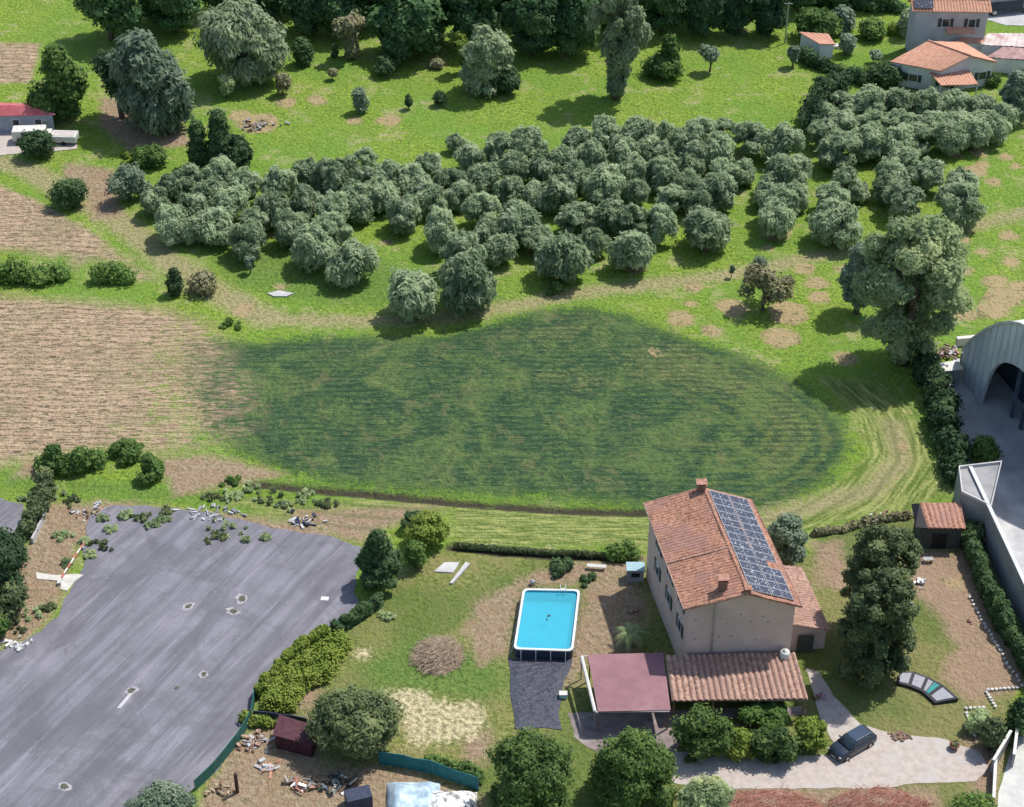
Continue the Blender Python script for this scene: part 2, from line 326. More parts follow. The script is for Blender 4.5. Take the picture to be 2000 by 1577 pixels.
# tilled soil with broken rows of seedlings
so = T.mix(T.mapr(nm, 0.35, 0.65), (0.400, 0.280, 0.190), (0.530, 0.385, 0.260))
so = T.mix(T.mapr(nf, 0.45, 0.7, 0, 0.55), so, (0.40, 0.34, 0.22))
so = T.mix(T.math('MULTIPLY', T.mapr(nd_, 0.53, 0.59, 0, 0.9), T.mapr(nf, 0.36, 0.5)), so, (0.085, 0.075, 0.048))
fur = T.math('SINE', T.math('ADD', T.math('MULTIPLY', T.n('ShaderNodeSeparateXYZ', i_0=pos).outputs[1], 5.6), T.math('MULTIPLY', T.noise(pos, 0.06, 2), 22.0)))
so = T.mix(T.math('MULTIPLY', T.mapr(fur, 0.1, 0.95), T.mapr(nf, 0.40, 0.56, 0.1, 0.8)), so, (0.180, 0.140, 0.090))
so = T.mix(T.math('MULTIPLY', T.mapr(T.noise(pos, 0.13, 3), 0.48, 0.62), T.mapr(ns, 0.4, 0.55, 0, 0.6)), so, (0.23, 0.205, 0.115))
X_ = T.n('ShaderNodeSeparateXYZ', i_0=pos).outputs[0]
sm = mask('soil', 0.5, 1.5, 1.0)
fadeR = T.math('ADD', T.mapr(X_, -47, -22), T.math('MULTIPLY', T.math('ADD', edge, T.math('SUBTRACT', nd_, 0.5)), 1.3))      # seedlings close up into crop eastwards
sm2 = T.math('MULTIPLY', T.mapr(T.math('ADD', A_('soil'), T.math('MULTIPLY', edge, 3)), -1, 2), T.mapr(fadeR, 0.25, 0.8, 1, 0))
soft = T.mapr(T.n('ShaderNodeSeparateXYZ', i_0=pos).outputs[1], 196, 200)
smf = T.math('ADD', T.math('MULTIPLY', sm, soft), T.math('MULTIPLY', sm2, T.math('SUBTRACT', 1.0, soft)), clamp=True)
col = T.mix(smf, col, so)
tr = T.mix(T.mapr(nf, 0.36, 0.64), (0.215, 0.215, 0.085), (0.400, 0.335, 0.200))
col = T.mix(T.math('MULTIPLY', mask('track', 0.8, 1.8, 1.4), 0.9), col, tr)
di = T.mix(T.mapr(nf, 0.35, 0.65), (0.230, 0.165, 0.105), (0.400, 0.310, 0.215))
di = T.mix(T.mapr(nm, 0.45, 0.62, 0, 0.55), di, (0.30, 0.20, 0.125))
di = T.mix(T.mapr(T.noise(pos, 0.8, 4), 0.56, 0.66, 0, 0.5), di, (0.19, 0.18, 0.075))
di = T.mix(T.mapr(T.n('ShaderNodeSeparateXYZ', i_0=pos).outputs[0], 27, 32, 0, 0.7), di, T.mix(nm, (0.26, 0.17, 0.11), (0.42, 0.30, 0.215)))
col = T.mix(mask('dirt', 0.7, 2.2, 1.2), col, di)
sk = T.mix(T.mapr(nf, 0.38, 0.60), (0.26, 0.23, 0.13), (0.62, 0.54, 0.33))
col = T.mix(mask('straw', 0.5, 2.4, 2.4), col, sk)
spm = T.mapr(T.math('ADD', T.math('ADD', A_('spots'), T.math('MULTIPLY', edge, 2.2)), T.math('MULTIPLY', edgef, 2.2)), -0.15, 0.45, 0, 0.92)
spc = T.mix(T.mapr(T.math('ADD', T.math('MULTIPLY', edge, 3), T.math('MULTIPLY', edgef, 4)), 0.25, 0.7, 0, 0.85), T.mix(nf, (0.34, 0.25, 0.14), (0.46, 0.35, 0.20)), (0.13, 0.13, 0.06))  # dark mottling paints in the shading of the planting hollows
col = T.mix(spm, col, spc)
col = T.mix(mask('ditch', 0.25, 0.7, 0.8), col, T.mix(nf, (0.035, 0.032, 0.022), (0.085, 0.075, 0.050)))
hl = T.math('MULTIPLY', T.math('SINE', T.math('MULTIPLY', A_('crop'), 3.6)), T.mapr(A_('mown'), -0.5, 0.8)); col = T.mix(T.math('MULTIPLY', T.mapr(hl, 0.2, 0.9), T.mapr(nf, 0.36, 0.6, 0.1, 0.5)), col, (0.075, 0.125, 0.030))
nt.links.new(col, b.inputs['Base Color']); b.inputs['Roughness'].default_value = 0.95; b.inputs['Specular IOR Level'].default_value = 0.1
hgt = T.math('ADD', T.math('MULTIPLY', nf, 1.0), T.math('MULTIPLY', nx_, 0.6)); hgt = T.math('ADD', hgt, T.math('MULTIPLY', T.math('MULTIPLY', nd_, 0.9), T.mapr(T.math('MAXIMUM', A_('crop'), A_('soil')), -1, 1)))
hgt = T.math('ADD', hgt, T.math('MULTIPLY', T.noise(pos, 1.1, 3, 0.6), 0.9))
bp = T.n('ShaderNodeBump', i_Strength=1.0, i_Distance=0.30); nt.links.new(hgt, bp.inputs['Height']); nt.links.new(bp.outputs[0], b.inputs['Normal'])
gm_.materials.append(m)
tag(link(bpy.data.objects.new('ground', gm_)), kind='structure')

def sheet(name, poly_px, z, material, jag=0.35, step=0.7, kind='structure', seed=1):
    "thin slab with a crumbling outline"
    rs = random.Random(seed); q = [P(x, y) for x, y in poly_px]; out = []
    for a, c in zip(q, q[1:] + q[:1]):
        n = max(1, int((c - a).length / step))
        for i in range(n):
            p = a.lerp(c, i / n); nz = mnoise.noise(Vector((p.x * 0.6, p.y * 0.6, seed))) * jag * 1.6 + rs.uniform(-1, 1) * jag * 0.3
            d = (c - a).normalized(); out.append((p.x - d.y * nz, p.y + d.x * nz))
    ar = sum(out[i][0] * out[(i + 1) % len(out)][1] - out[(i + 1) % len(out)][0] * out[i][1] for i in range(len(out)))
    if ar < 0: out.reverse()
    from mathutils.geometry import tessellate_polygon
    tris = tessellate_polygon([[Vector((p[0], p[1], 0)) for p in out]]); n = len(out)
    vs = [(p[0], p[1], z) for p in out] + [(p[0], p[1], z - 0.1) for p in out]
    fs = []
    for t in tris:
        a, b2, c = (Vector(vs[i]) for i in t)
        fs.append(tuple(t) if (b2 - a).cross(c - a).z > 0 else tuple(t)[::-1])
    fs += [(n + i, n + (i + 1) % n, (i + 1) % n, i) for i in range(n)]
    me = bpy.data.meshes.new(name); me.from_pydata(vs, [], fs); me.update(); me.materials.append(material)
    return tag(link(bpy.data.objects.new(name, me)), kind=kind)
def asphalt(name, base, lite, ang):
    m, T, b = new_mat(name); pos = T.n('ShaderNodeNewGeometry').outputs['Position']
    rp = T.mapping(pos, (1, 1, 1), (0, 0, ang)); st = T.mapping(rp, (0.8, 0.06, 1)); s1 = T.noise(st, 0.9, 4, 0.65, 0.3); s2 = T.noise(pos, 0.25, 4, 0.6); s3 = T.noise(pos, 5, 3, 0.7)
    st2 = T.mapping(rp, (1.0, 0.045, 1)); lines = T.noise(st2, 2.2, 2, 0.5)
    c = T.mix(T.mapr(s1, 0.40, 0.60), base, lite); c = T.mix(T.mapr(s2, 0.4, 0.65, 0, 0.5), c, tuple(q * 0.82 for q in base))
    c = T.mix(T.mapr(s3, 0.35, 0.65, 0, 0.35), c, tuple(q * 0.75 for q in base))
    c = T.mix(T.mapr(lines, 0.60, 0.72, 0, 0.40), c, tuple(min(1, q * 1.25) for q in lite))
    c = T.mix(T.mapr(T.noise(pos, 0.12, 5, 0.7, 1.0), 0.40, 0.50, 0.45, 0), c, tuple(q * 0.68 for q in base))
    ck = T.math('ABSOLUTE', T.math('SUBTRACT', T.noise(T.mapping(rp, (0.30, 0.11, 1)), 1.0, 6, 0.62, 0.4), 0.5))
    c = T.mix(T.math('MULTIPLY', T.mapr(ck, 0.002, 0.006, 0.5, 0), T.mapr(s2, 0.5, 0.62)), c, tuple(q * 0.5 for q in base))
    c = T.mix(T.mapr(T.noise(pos, 1.6, 4, 0.7), 0.62, 0.70, 0, 0.3), c, tuple(q * 0.62 for q in base))
    T.nt.links.new(c, b.inputs['Base Color']); b.inputs['Roughness'].default_value = 0.9
    bp = T.n('ShaderNodeBump', i_Strength=0.6, i_Distance=0.03); T.nt.links.new(s3, bp.inputs['Height']); T.nt.links.new(bp.outputs[0], b.inputs['Normal'])
    return m
d_ = P(640, 1060) - P(150, 1560); ang = math.atan2(d_.x, d_.y)
M_asph = asphalt('worn_asphalt', (0.150, 0.145, 0.170), (0.245, 0.236, 0.268), ang)
LOT = [(0, 1272), (60, 1248), (112, 1205), (140, 1150), (165, 1095), (168, 1040), (175, 1005), (230, 988), (330, 992), (430, 1008), (560, 1036), (650, 1050), (705, 1070), (698, 1120), (692, 1160), (712, 1190), (650, 1226), (598, 1258), (556, 1285), (520, 1330), (491, 1365), (490, 1410), (460, 1452), (418, 1505), (380, 1538), (310, 1577), (250, 1680), (-260, 1700), (-260, 1330)]
sheet('asphalt_lot', LOT, 0.05, M_asph, 0.25, seed=3)
sheet('side_lot', [(-120, 972), (0, 975), (46, 985), (50, 1010), (25, 1045), (-120, 1060)], 0.05, M_asph, 0.15, seed=4)
M_drive = mat('pale_gravel', (0.37, 0.315, 0.280), (0.47, 0.41, 0.375), 1.6, 0.9, 0.03, c3=(0.42, 0.39, 0.37), bscale=9)
sheet('driveway', [(1320, 1470), (1420, 1468), (1560, 1478), (1640, 1475), (1600, 1400), (1585, 1340), (1572, 1305), (1600, 1312), (1630, 1360), (1680, 1415), (1740, 1432), (1850, 1445), (1915, 1470), (1930, 1500), (1905, 1527), (1800, 1530), (1700, 1540), (1500, 1540), (1400, 1542), (1310, 1530)], 0.03, M_drive, 0.12, seed=5)
M_conc = mat('yard_concrete', (0.36, 0.355, 0.37), (0.48, 0.475, 0.48), 0.5, 0.85, 0.01, c3=(0.56, 0.55, 0.54))
sheet('concrete_yard', [(1862, 700), (1930, 712), (2300, 700), (2300, 1500), (2060, 1330), (1985, 1180), (1950, 1100), (1915, 1020), (1880, 930), (1850, 850), (1838, 780)], 0.05, M_conc, 0.1, seed=6)
sheet('roadside_concrete', [(1975, 1465), (1990, 1440), (2200, 1420), (2200, 1700), (1935, 1700), (1950, 1550)], 0.05, mat('pale_concrete', (0.42, 0.42, 0.40), (0.54, 0.54, 0.51), 0.8), 0.05, seed=8)
M_patio = mat('shaded_patio_paving', (0.17, 0.135, 0.135), (0.26, 0.21, 0.205), 1.4, 0.85, 0.02, c3=(0.30, 0.26, 0.24))  # dark tone holds the shade under the carport as well as the paving colour
sheet('patio', [(1108, 1392), (1325, 1388), (1420, 1385), (1570, 1380), (1575, 1398), (1330, 1405), (1322, 1470), (1310, 1500), (1262, 1470), (1200, 1455), (1165, 1470), (1120, 1440)], 0.028, M_patio, 0.2, seed=12)
sheet('farm_yard', [(-100, 250), (60, 262), (150, 275), (150, 290), (60, 300), (-100, 310)], 0.03, M_drive, 0.3, seed=9)
sheet('lane', [(1850, 2), (2300, -20), (2300, 50), (1965, 50), (1900, 30)], 0.03, M_conc, 0.1, seed=10)

# ================================================================ TREES
_t = (1 + 5 ** 0.5) / 2
ICO_V = np.array([(-1, _t, 0), (1, _t, 0), (-1, -_t, 0), (1, -_t, 0), (0, -1, _t), (0, 1, _t), (0, -1, -_t), (0, 1, -_t), (_t, 0, -1), (_t, 0, 1), (-_t, 0, -1), (-_t, 0, 1)], float)
ICO_V /= np.linalg.norm(ICO_V[0])
ICO_F = np.array([(0, 11, 5), (0, 5, 1), (0, 1, 7), (0, 7, 10), (0, 10, 11), (1, 5, 9), (5, 11, 4), (11, 10, 2), (10, 7, 6), (7, 1, 8), (3, 9, 4), (3, 4, 2), (3, 2, 6), (3, 6, 8), (3, 8, 9), (4, 9, 5), (2, 4, 11), (6, 2, 10), (8, 6, 7), (9, 8, 1)])
PROF = {
    'round': lambda t: math.sqrt(max(0, 1 - (2 * t - 1) ** 2)) ** 0.8,
    'olive': lambda t: min(1, 0.62 + 1.4 * t) * math.sqrt(max(0, 1 - max(0, (t - 0.35) / 0.65) ** 2)),
    'dome': lambda t: math.sqrt(max(0, 1 - t ** 2.2)),
    'cone': lambda t: (1 - t) ** 0.8 * min(1, 0.55 + 3 * t),
    'column': lambda t: min(1, 0.8 + t) * (1 - max(0, (t - 0.72) / 0.28) ** 2) ** 0.5,
    'vase': lambda t: (0.34 + 0.66 * min(1, max(0, (t - 0.30) / 0.4)) ** 1.2) * math.sqrt(max(0, 1 - max(0, (t - 0.7) / 0.3) ** 2.5)),
    'poplar': lambda t: (0.42 + 0.58 * min(1, max(0, (t - 0.26) / 0.16))) * math.sqrt(max(0, 1 - max(0, (t - 0.7) / 0.3) ** 2.5)),
    'bigt': lambda t: (0.46 + 0.54 * min(1, max(0, (t - 0.04) / 0.34)) ** 0.9) * math.sqrt(max(0, 1 - max(0, (t - 0.55) / 0.47) ** 2)),
    'box': lambda t: 1.0,
    'irreg': lambda t: 0.62 + 0.38 * math.sin(t * 7.0 + 1.0) * (1 - t) + (0.2 if t < 0.4 else -0.1) - (0.35 * t ** 4),
}
def crown(name, seed, prof, w, d, h, nl, lr, nleaf, leaf, material, droop=0.0, elong=1.5, core=0.86, up=0.35, gap=0.0):
    "foliage mesh w x d x h metres, base at z=0: leaf clumps over nl boughs"
    r = np.random.default_rng(seed); f = PROF[prof]; C = []; L = []
    for i in range(nl):
        t = (i + r.random()) / nl; t = 0.03 + 0.94 * t; a = r.random() * 6.283 if prof != 'box' else 0
        rr = f(t); l = lr * min(w, d, h * 1.6) * r.uniform(0.62, 1.38) * (0.55 + 0.45 * rr)
        if prof == 'box': x, y = r.uniform(-.5, .5) * (w - 1.4 * l), r.uniform(-.5, .5) * max(0, d - 1.2 * l)
        else:
            u = (r.random() ** 0.45); x = math.cos(a) * u * max(0, rr * w / 2 - l * 0.85); y = math.sin(a) * u * max(0, rr * d / 2 - l * 0.85)
        z = l * 0.7 + t * max(0, h - 1.5 * l) if prof != 'cone' else t * h * 0.95 + l * 0.3
        C.append((x, y, z)); L.append(l)
    C = np.array(C); L = np.array(L)
    n0 = int(nleaf * 1.6); p = L ** 2; k = r.choice(nl, n0, p=p / p.sum())
    dv = r.normal(size=(n0, 3)); dv /= np.linalg.norm(dv, axis=1)[:, None]
    zs = 0.8 if droop == 0 else 1.15
    wob = 1 + 0.22 * np.sin(dv[:, 0] * 5.1 + k * 1.7) * np.sin(dv[:, 1] * 4.3 + k) + 0.14 * np.sin(dv[:, 2] * 7.0 + k * 2.3)
    pos = C[k] + dv * (L[k] * wob * (0.82 + 0.32 * r.random(n0) ** 1.6))[:, None] * np.array([1, 1, zs])
    keep = np.ones(n0, bool)
    for j in range(nl):
        q = np.linalg.norm((pos - C[j]) / np.array([1, 1, zs]), axis=1) / L[j]; keep &= ~((q < 0.78) & (k != j))
    keep &= pos[:, 2] > 0.02
    pos, dv, k = pos[keep][:nleaf], dv[keep][:nleaf], k[keep][:nleaf]; n = len(pos)
    nr = dv * np.array([1, 1, 1.0]) + r.normal(size=(n, 3)) * 0.42 + np.array([0, 0, up]); nr /= np.linalg.norm(nr, axis=1)[:, None]
    ax = r.normal(size=(n, 3)); ax[:, 2] -= droop * 3
    t1 = ax - nr * np.sum(ax * nr, 1)[:, None]; t1 /= np.linalg.norm(t1, axis=1)[:, None] + 1e-9; t2 = np.cross(nr, t1)
    s = leaf * r.uniform(0.55, 1.45, n)[:, None]; a = t1 * s * elong * 0.5; b = t2 * s * 0.5
    V = np.stack([pos - a, pos + b * 0.9 - a * 0.1, pos + a, pos - b * 0.9 + a * 0.15], 1).reshape(-1, 3)
    V = V.copy(); V[:, 2] = np.maximum(V[:, 2], 0.01)
    Q = np.arange(4 * n).reshape(-1, 4)
    me_v = [V]; tris = []
    off = len(V)
    for j in range(nl):
        cv = ICO_V * (1 + r.uniform(-.16, .16, (12, 1))) * L[j] * core * np.array([1, 1, zs]) + C[j]
        cv[:, 2] = np.maximum(cv[:, 2], 0.02); me_v.append(cv); tris.append(ICO_F + off); off += 12
    T3 = np.concatenate(tris); V = np.concatenate(me_v)
    me = bpy.data.meshes.new(name); me.vertices.add(len(V)); me.vertices.foreach_set('co', V.astype(np.float32).ravel())
    loops = np.concatenate([Q.ravel(), T3.ravel()]).astype(np.int32)
    starts = np.concatenate([np.arange(0, 4 * n, 4), 4 * n + np.arange(0, 3 * len(T3), 3)]).astype(np.int32)
    tot = np.concatenate([np.full(n, 4), np.full(len(T3), 3)]).astype(np.int32)
    me.loops.add(len(loops)); me.loops.foreach_set('vertex_index', loops)
    me.polygons.add(len(starts)); me.polygons.foreach_set('loop_start', starts); me.polygons.foreach_set('loop_total', tot)
    me.update(calc_edges=True); me.materials.append(material); return me
M_bark = mat('bark', (0.10, 0.078, 0.060), (0.19, 0.155, 0.125), 3.0, 0.95, 0.03)
def trunk(name, seed, h, r0, limbs=4, spread=0.3, top=0.75):
    rs = random.Random(seed); mb = MB(); pts = [(0, 0, -0.1)]
    for i in range(1, 5): pts.append((rs.uniform(-.03, .03) * h, rs.uniform(-.03, .03) * h, h * top * i / 4))
    mb.tube(pts, [r0 * q for q in (1.25, .9, .75, .55, .25)], 7)
    for k in range(limbs):
        a = 6.283 * k / limbs + rs.uniform(-.5, .5); z0 = h * rs.uniform(.2, .42); b = Vector(pts[1]).lerp(Vector(pts[2]), .5); b.z = z0
        e = b + Vector((math.cos(a) * spread * h, math.sin(a) * spread * h, h * rs.uniform(.2, .38)))
        mb.tube([b, b.lerp(e, .5) + Vector((0, 0, .05 * h)), e], [r0 * .5, r0 * .35, r0 * .12], 5)
    return mb.mesh(name, M_bark, True)
F_olive = foliage('olive_leaves', (0.150, 0.220, 0.115), (0.460, 0.565, 0.340), (0.62, 0.68, 0.46), 0.8, 0.5)
F_dark = foliage('dark_leaves', (0.018, 0.040, 0.020), (0.060, 0.105, 0.040), (0.085, 0.13, 0.05), 0.7, 0.4, 1.7)
F_forest = foliage('wood_leaves', (0.020, 0.050, 0.026), (0.062, 0.120, 0.045), (0.10, 0.16, 0.060), 0.45, 0.4, 1.7)
F_green = foliage('green_leaves', (0.040, 0.085, 0.022), (0.115, 0.190, 0.045), (0.16, 0.23, 0.06), 0.8, 0.4, 1.5)
F_gard = foliage('garden_leaves', (0.035, 0.075, 0.022), (0.120, 0.195, 0.050), (0.20, 0.29, 0.08), 1.0, 0.35)
F_lime = foliage('bright_leaves', (0.105, 0.170, 0.025), (0.250, 0.320, 0.055), (0.30, 0.34, 0.08), 1.2, 0.3)
F_willow = foliage('willow_leaves', (0.105, 0.135, 0.080), (0.205, 0.250, 0.140), (0.25, 0.28, 0.18), 0.5, 0.4, 1.8)
F_grey = foliage('grey_leaves', (0.055, 0.080, 0.055), (0.125, 0.165, 0.110), (0.17, 0.20, 0.14), 0.6, 0.4, 2.1)
F_twig = foliage('brown_leaves', (0.135, 0.135, 0.062), (0.250, 0.245, 0.125), (0.30, 0.25, 0.17), 1.2, 0.1)
F_sage = foliage('yellowish_leaves', (0.240, 0.320, 0.160), (0.520, 0.620, 0.330), (0.66, 0.70, 0.38), 0.5, 0.5)
F_cyp = foliage('cypress_leaves', (0.042, 0.060, 0.028), (0.120, 0.150, 0.064), (0.17, 0.195, 0.085), 0.6, 0.35, 1.6)
def plant(name, cr, tr, loc, scale, rz, label, cat='tree', group=None):
    root = empty(name, loc, rz, label, cat, group); root.scale = scale
    c = bpy.data.objects.new('crown' if cat == 'tree' else 'foliage', cr); link(c, root)
    if tr: link(bpy.data.objects.new('trunk' if cat == 'tree' else 'stem', tr), root)
    return root
# --- the olive grove: meshes for a 4.6 m wide tree
OL = [crown('olive_crown', 100 + i, 'olive', 4.7, 4.7, 3.6, 22 + i % 3 * 4, (0.17, 0.14, 0.155)[i % 3], 4600, 0.19, F_olive, droop=(.5, 0, .9)[i % 3], elong=2.8, core=0.72, up=0.5) for i in range(7)]
OT = [trunk('olive_trunk', 50 + i, 4.2, 0.22, 4, 0.27, 0.55) for i in range(3)]
rt = random.Random(5)
def olive(cx, cy, w, label, group=None, hs=1.0, name='olive_tree', crs=None, k=None):
    s = w / SC(cy) / 4.7 * 1.0; hs *= rt.uniform(.92, 1.20); hc = 0.62 * 3.9 * s * hs; p = P(cx, cy, hc)
    o = plant(name, (crs or OL)[rt.randrange(len(crs or OL)) if k is None else k], OT[rt.randrange(3)], (p.x, p.y, 0), (s * rt.uniform(.95, 1.05), s * rt.uniform(.95, 1.05), s * hs), rt.uniform(0, 6.28), label, 'tree', group)
    for c in o.children:
        if c.name.startswith('crown'): c.location.z = 0.3
    return o
G_OL = 'olive trees of the grove'
single = [
 (800, 565, 110, 'olive tree nearest the dark crop field, with a pale forked trunk and long shadow'),
 (918, 538, 126, 'widest grey-green olive on the front edge of the grove, right of the forked-trunk olive'),
 (690, 505, 104, 'olive tree at the front left of the grove beside the small mown clearing'),
 (1098, 495, 116, 'olive tree on the front edge midway between the widest olive and the lone round one'),
 (1240, 485, 98, 'olive tree standing free on the grass left of the round pale olive'),
 (1380, 445, 110, 'round pale grey olive standing alone over a wide dark shadow and bare patch'),
 (1515, 420, 78, 'low flattened olive bush above a bare earth basin in the open meadow'),
 (1637, 428, 104, 'olive tree just left of and behind the big broad tree'),
 (1880, 388, 106, 'dark olive furthest right in the open rows, before the young planting holes'),
 (1768, 382, 88, 'olive tree directly behind the top of the big broad tree'),
 (484, 462, 88, 'dark-shadowed olive at the left front corner of the grove above the pale track'),
 (608, 474, 106, 'wide low olive at the front left of the grove above a clear mown strip'),
 (335, 430, 84, 'olive tree at the leftmost front end of the grove beside the track'),
 (715, 303, 48, 'small grey olive sticking up on the back edge of the grove, left part'),
 (890, 275, 44, 'small pale olive sticking up from the middle of the back edge'),
 (1300, 252, 46, 'stubby small olive on the back edge right of the tallest grey ones'),
 (1468, 262, 84, 'dark green olive at the right end of the back row by the meadow'),
 (1532, 272, 88, 'teal-green olive closing the back row next to the separate right-hand block'),
 (1535, 335, 104, 'pale silvery olive in the gap between the two blocks'),
 (1525, 390, 88, 'olive tree behind the low flattened bush'),
 (1012, 425, 100, 'large drooping olive in the middle of the grove with a dark shaded front'),
 (1182, 352, 88, 'tall oval olive beside the small grass gap in the centre of the grove'),
 (1245, 372, 62, 'narrow dark upright olive in the centre right of the grove'),
]
for x, y, w, l in single: olive(x, y, w, l, G_OL)
mass = [(300, 385, 66), (330, 365, 62), (370, 345, 75), (430, 335, 75), (480, 350, 75), (375, 400, 74), (415, 372, 74), (455, 390, 80), (420, 432, 86), (530, 402, 80), (545, 352, 76), (560, 438, 74), (500, 425, 70), (385, 445, 66),
 (645, 440, 84), (592, 390, 76), (640, 342, 80), (674, 328, 72), (602, 332, 70), (650, 398, 76), (692, 378, 70), (742, 372, 76), (760, 338, 74), (802, 342, 72), (838, 318, 60), (790, 412, 80), (842, 385, 72), (862, 440, 86), (902, 482, 96), (880, 350, 72), (825, 365, 70), (722, 348, 70), (585, 432, 60), (705, 405, 60),
 (922, 302, 70), (978, 284, 78), (1032, 278, 82), (1002, 322, 76), (950, 342, 76), (1062, 322, 76), (940, 402, 80), (1088, 372, 80), (1102, 312, 76), (1132, 274, 72), (1180, 252, 78), (1160, 300, 78), (1130, 420, 88), (1190, 418, 84), (1160, 468, 66), (1052, 462, 70), (982, 482, 78), (952, 452, 72), (1045, 375, 66), (900, 378, 68), (995, 368, 66), (1125, 340, 66),
 (1250, 258, 84), (1215, 292, 74), (1292, 300, 76), (1368, 252, 76), (1412, 248, 62), (1350, 292, 80), (1402, 288, 84), (1290, 335, 80), (1346, 322, 72), (1240, 328, 70), (1310, 380, 66), (1410, 332, 80), (1400, 368, 92), (1366, 392, 70), (1500, 372, 66), (1552, 380, 70), (1232, 425, 80), (1290, 430, 78), (1210, 270, 60), (1450, 330, 60), (1330, 270, 60), (1260, 290, 60), (1180, 385, 64), (1345, 355, 64)]
for x, y, w in mass: olive(x, y, w, 'grey-green olive tree crowded crown to crown inside the dense middle of the grove', G_OL)
blk = [(1600, 222, 74), (1650, 200, 76), (1702, 195, 76), (1756, 198, 76), (1812, 198, 76), (1866, 198, 78), (1920, 204, 74), (1612, 255, 76), (1652, 238, 74), (1706, 236, 76), (1762, 232, 76), (1816, 236, 76), (1870, 238, 76), (1926, 236, 76), (1962, 222, 66), (1700, 270, 88), (1752, 270, 84), (1792, 264, 80), (1850, 262, 80), (1906, 258, 78), (1948, 250, 66)]
for x, y, w in blk: olive(x, y, w, 'grey-green olive in the thick separate block of olives in front of the orange-roofed houses', 'olive trees of the right-hand block', 0.88)
olive(1640, 285, 96, 'near left corner olive of the thick separate block, hanging to the ground', 'olive trees of the right-hand block', 0.88)
for x, y, w, l in [(1768, 312, 84, 'uppermost olive of the loose group right of centre, just below the thick block'), (1738, 338, 74, 'left-hand olive of the pair below the topmost loose olive'), (1812, 332, 78, 'right-hand olive of the pair below the topmost loose olive'), (1652, 345, 62, 'small olive behind and left of the loose group, half hidden by a wider one'), (1630, 380, 78, 'olive directly behind the one beside the big broad tree'), (1682, 372, 50, 'smallest olive between the loose group and the open rows'), (1740, 362, 70, 'thin pale olive over a dark oval shadow behind the big broad tree'), (1878, 352, 76, 'olive right behind the dark one at the end of the open rows')]:
    olive(x, y, w, l, 'loose olive trees on the right')
# --- every other tree: bounding box in the photo -> ground point, width, height
def box_tree(name, x0, x1, y0, y1, prof, mat_, label, seed, nl=16, lr=0.2, nleaf=5000, leaf=0.34, cat='tree', group=None, droop=0, elong=1.5, clear=0.12, dk=0.9, share=None, front=0.42, tr=True, up=0.35, core=0.86, sub=None):
    up += 0.15
    s = SC(y1 - 12); w = (x1 - x0) / s; xc = (x0 + x1) / 2
    b = P(xc, y1); Y = b.y + w * dk * front
    h = max(0.5, zat(xc, y0, Y + w * dk * 0.12)); b = Vector((zx(xc, y1, Y), Y, 0))
    key = share
    if key and key in SH: cr, tm, w0, h0 = SH[key]
    else:
        cr = crown(name + '_crown', seed, prof, w, w * dk, h * (1 - clear), nl, lr, nleaf, leaf, mat_, droop, elong, up=up, core=core)
        tm = trunk(name + '_trunk', seed, h, max(0.05, min(0.035 * h, 0.06 * w)), 4, min(0.25, 0.25 * w / h)) if tr else None
        for v in cr.vertices: v.co.z += h * clear
        w0, h0 = w, h
        if key: SH[key] = (cr, tm, w0, h0)
    return plant(name, cr, tm, b, (w / w0, w / w0, h / h0), 0 if not key or key not in SHR else seed * 1.7, label, cat, group)
SH = {}; SHR = {'wood0', 'wood1', 'wood2', 'wood3'}
def zx(x, y, Y):
    d = ray(x, y); t = Y / (d[1] if d[1] else 1); 
    # x on the ground at depth Y along the image column through (x, y)
    dep = (Y * cp + H * sp); return (x - 1000) / F * dep
box_tree('broadleaf_tree', 42, 212, 92, 262, 'cone', F_green, 'large triangular dark green tree directly behind the red-roofed shack', 11, 26, 0.2, 9000, 0.4, clear=0.05)
box_tree('poplar_tree', 150, 285, -75, 100, 'column', F_forest, 'tall dark bluish tree at the top left edge, above the big weeping one', 12, 26, 0.22, 9000, 0.4, clear=0.1)
box_tree('weeping_tree', 232, 385, 60, 278, 'column', F_grey, 'big dark grey weeping tree reaching the ground right of the arching tree', 13, 30, 0.2, 12000, 0.4, droop=1, elong=2.4, clear=0.02)
box_tree('arching_tree', 178, 300, 92, 252, 'vase', F_dark, 'thin arching tree with bare leaning trunks between the triangular tree and the weeping tree', 14, 16, 0.2, 4500, 0.36, clear=0.3)
box_tree('willow_tree', 385, 568, 4, 188, 'round', F_willow, 'large pale grey willow with hanging boughs on the upper left meadow', 15, 34, 0.17, 14000, 0.36, droop=1, elong=2.6, clear=0.03)
box_tree('cypress_tree', 366, 416, 235, 332, 'cone', F_dark, 'left and lowest pointed conifer of the three beside the grove', 16, 14, 0.34, 3000, 0.32, clear=0)
box_tree('cypress_tree', 396, 474, 212, 338, 'cone', F_dark, 'middle and tallest pointed conifer of the three beside the grove', 17, 18, 0.32, 4500, 0.32, clear=0)
box_tree('cypress_tree', 432, 498, 258, 338, 'dome', F_dark, 'right-hand rounded conifer of the three beside the grove', 18, 12, 0.3, 3000, 0.32, clear=0)
box_tree('shrub', 262, 332, 280, 335, 'round', F_green, 'dark shrub with yellow tips left of the three pointed conifers', 19, 10, 0.26, 2200, 0.28, 'shrub', clear=0)
box_tree('shrub', 210, 300, 318, 408, 'round', F_grey, 'leaning grey bush at the left end of the grove beside the rubble', 20, 12, 0.24, 3000, 0.28, 'shrub', clear=0)
box_tree('round_tree', 98, 178, 346, 420, 'round', F_dark, 'dark rounded tree clipped like a ball between the track and the upper left field', 21, 16, 0.26, 4000, 0.26, clear=0.0)
box_tree('small_tree', 40, 108, 252, 318, 'column', F_dark, 'small dark square-topped tree in front of the white van and the shack', 22, 12, 0.28, 3000, 0.28, clear=0.05)
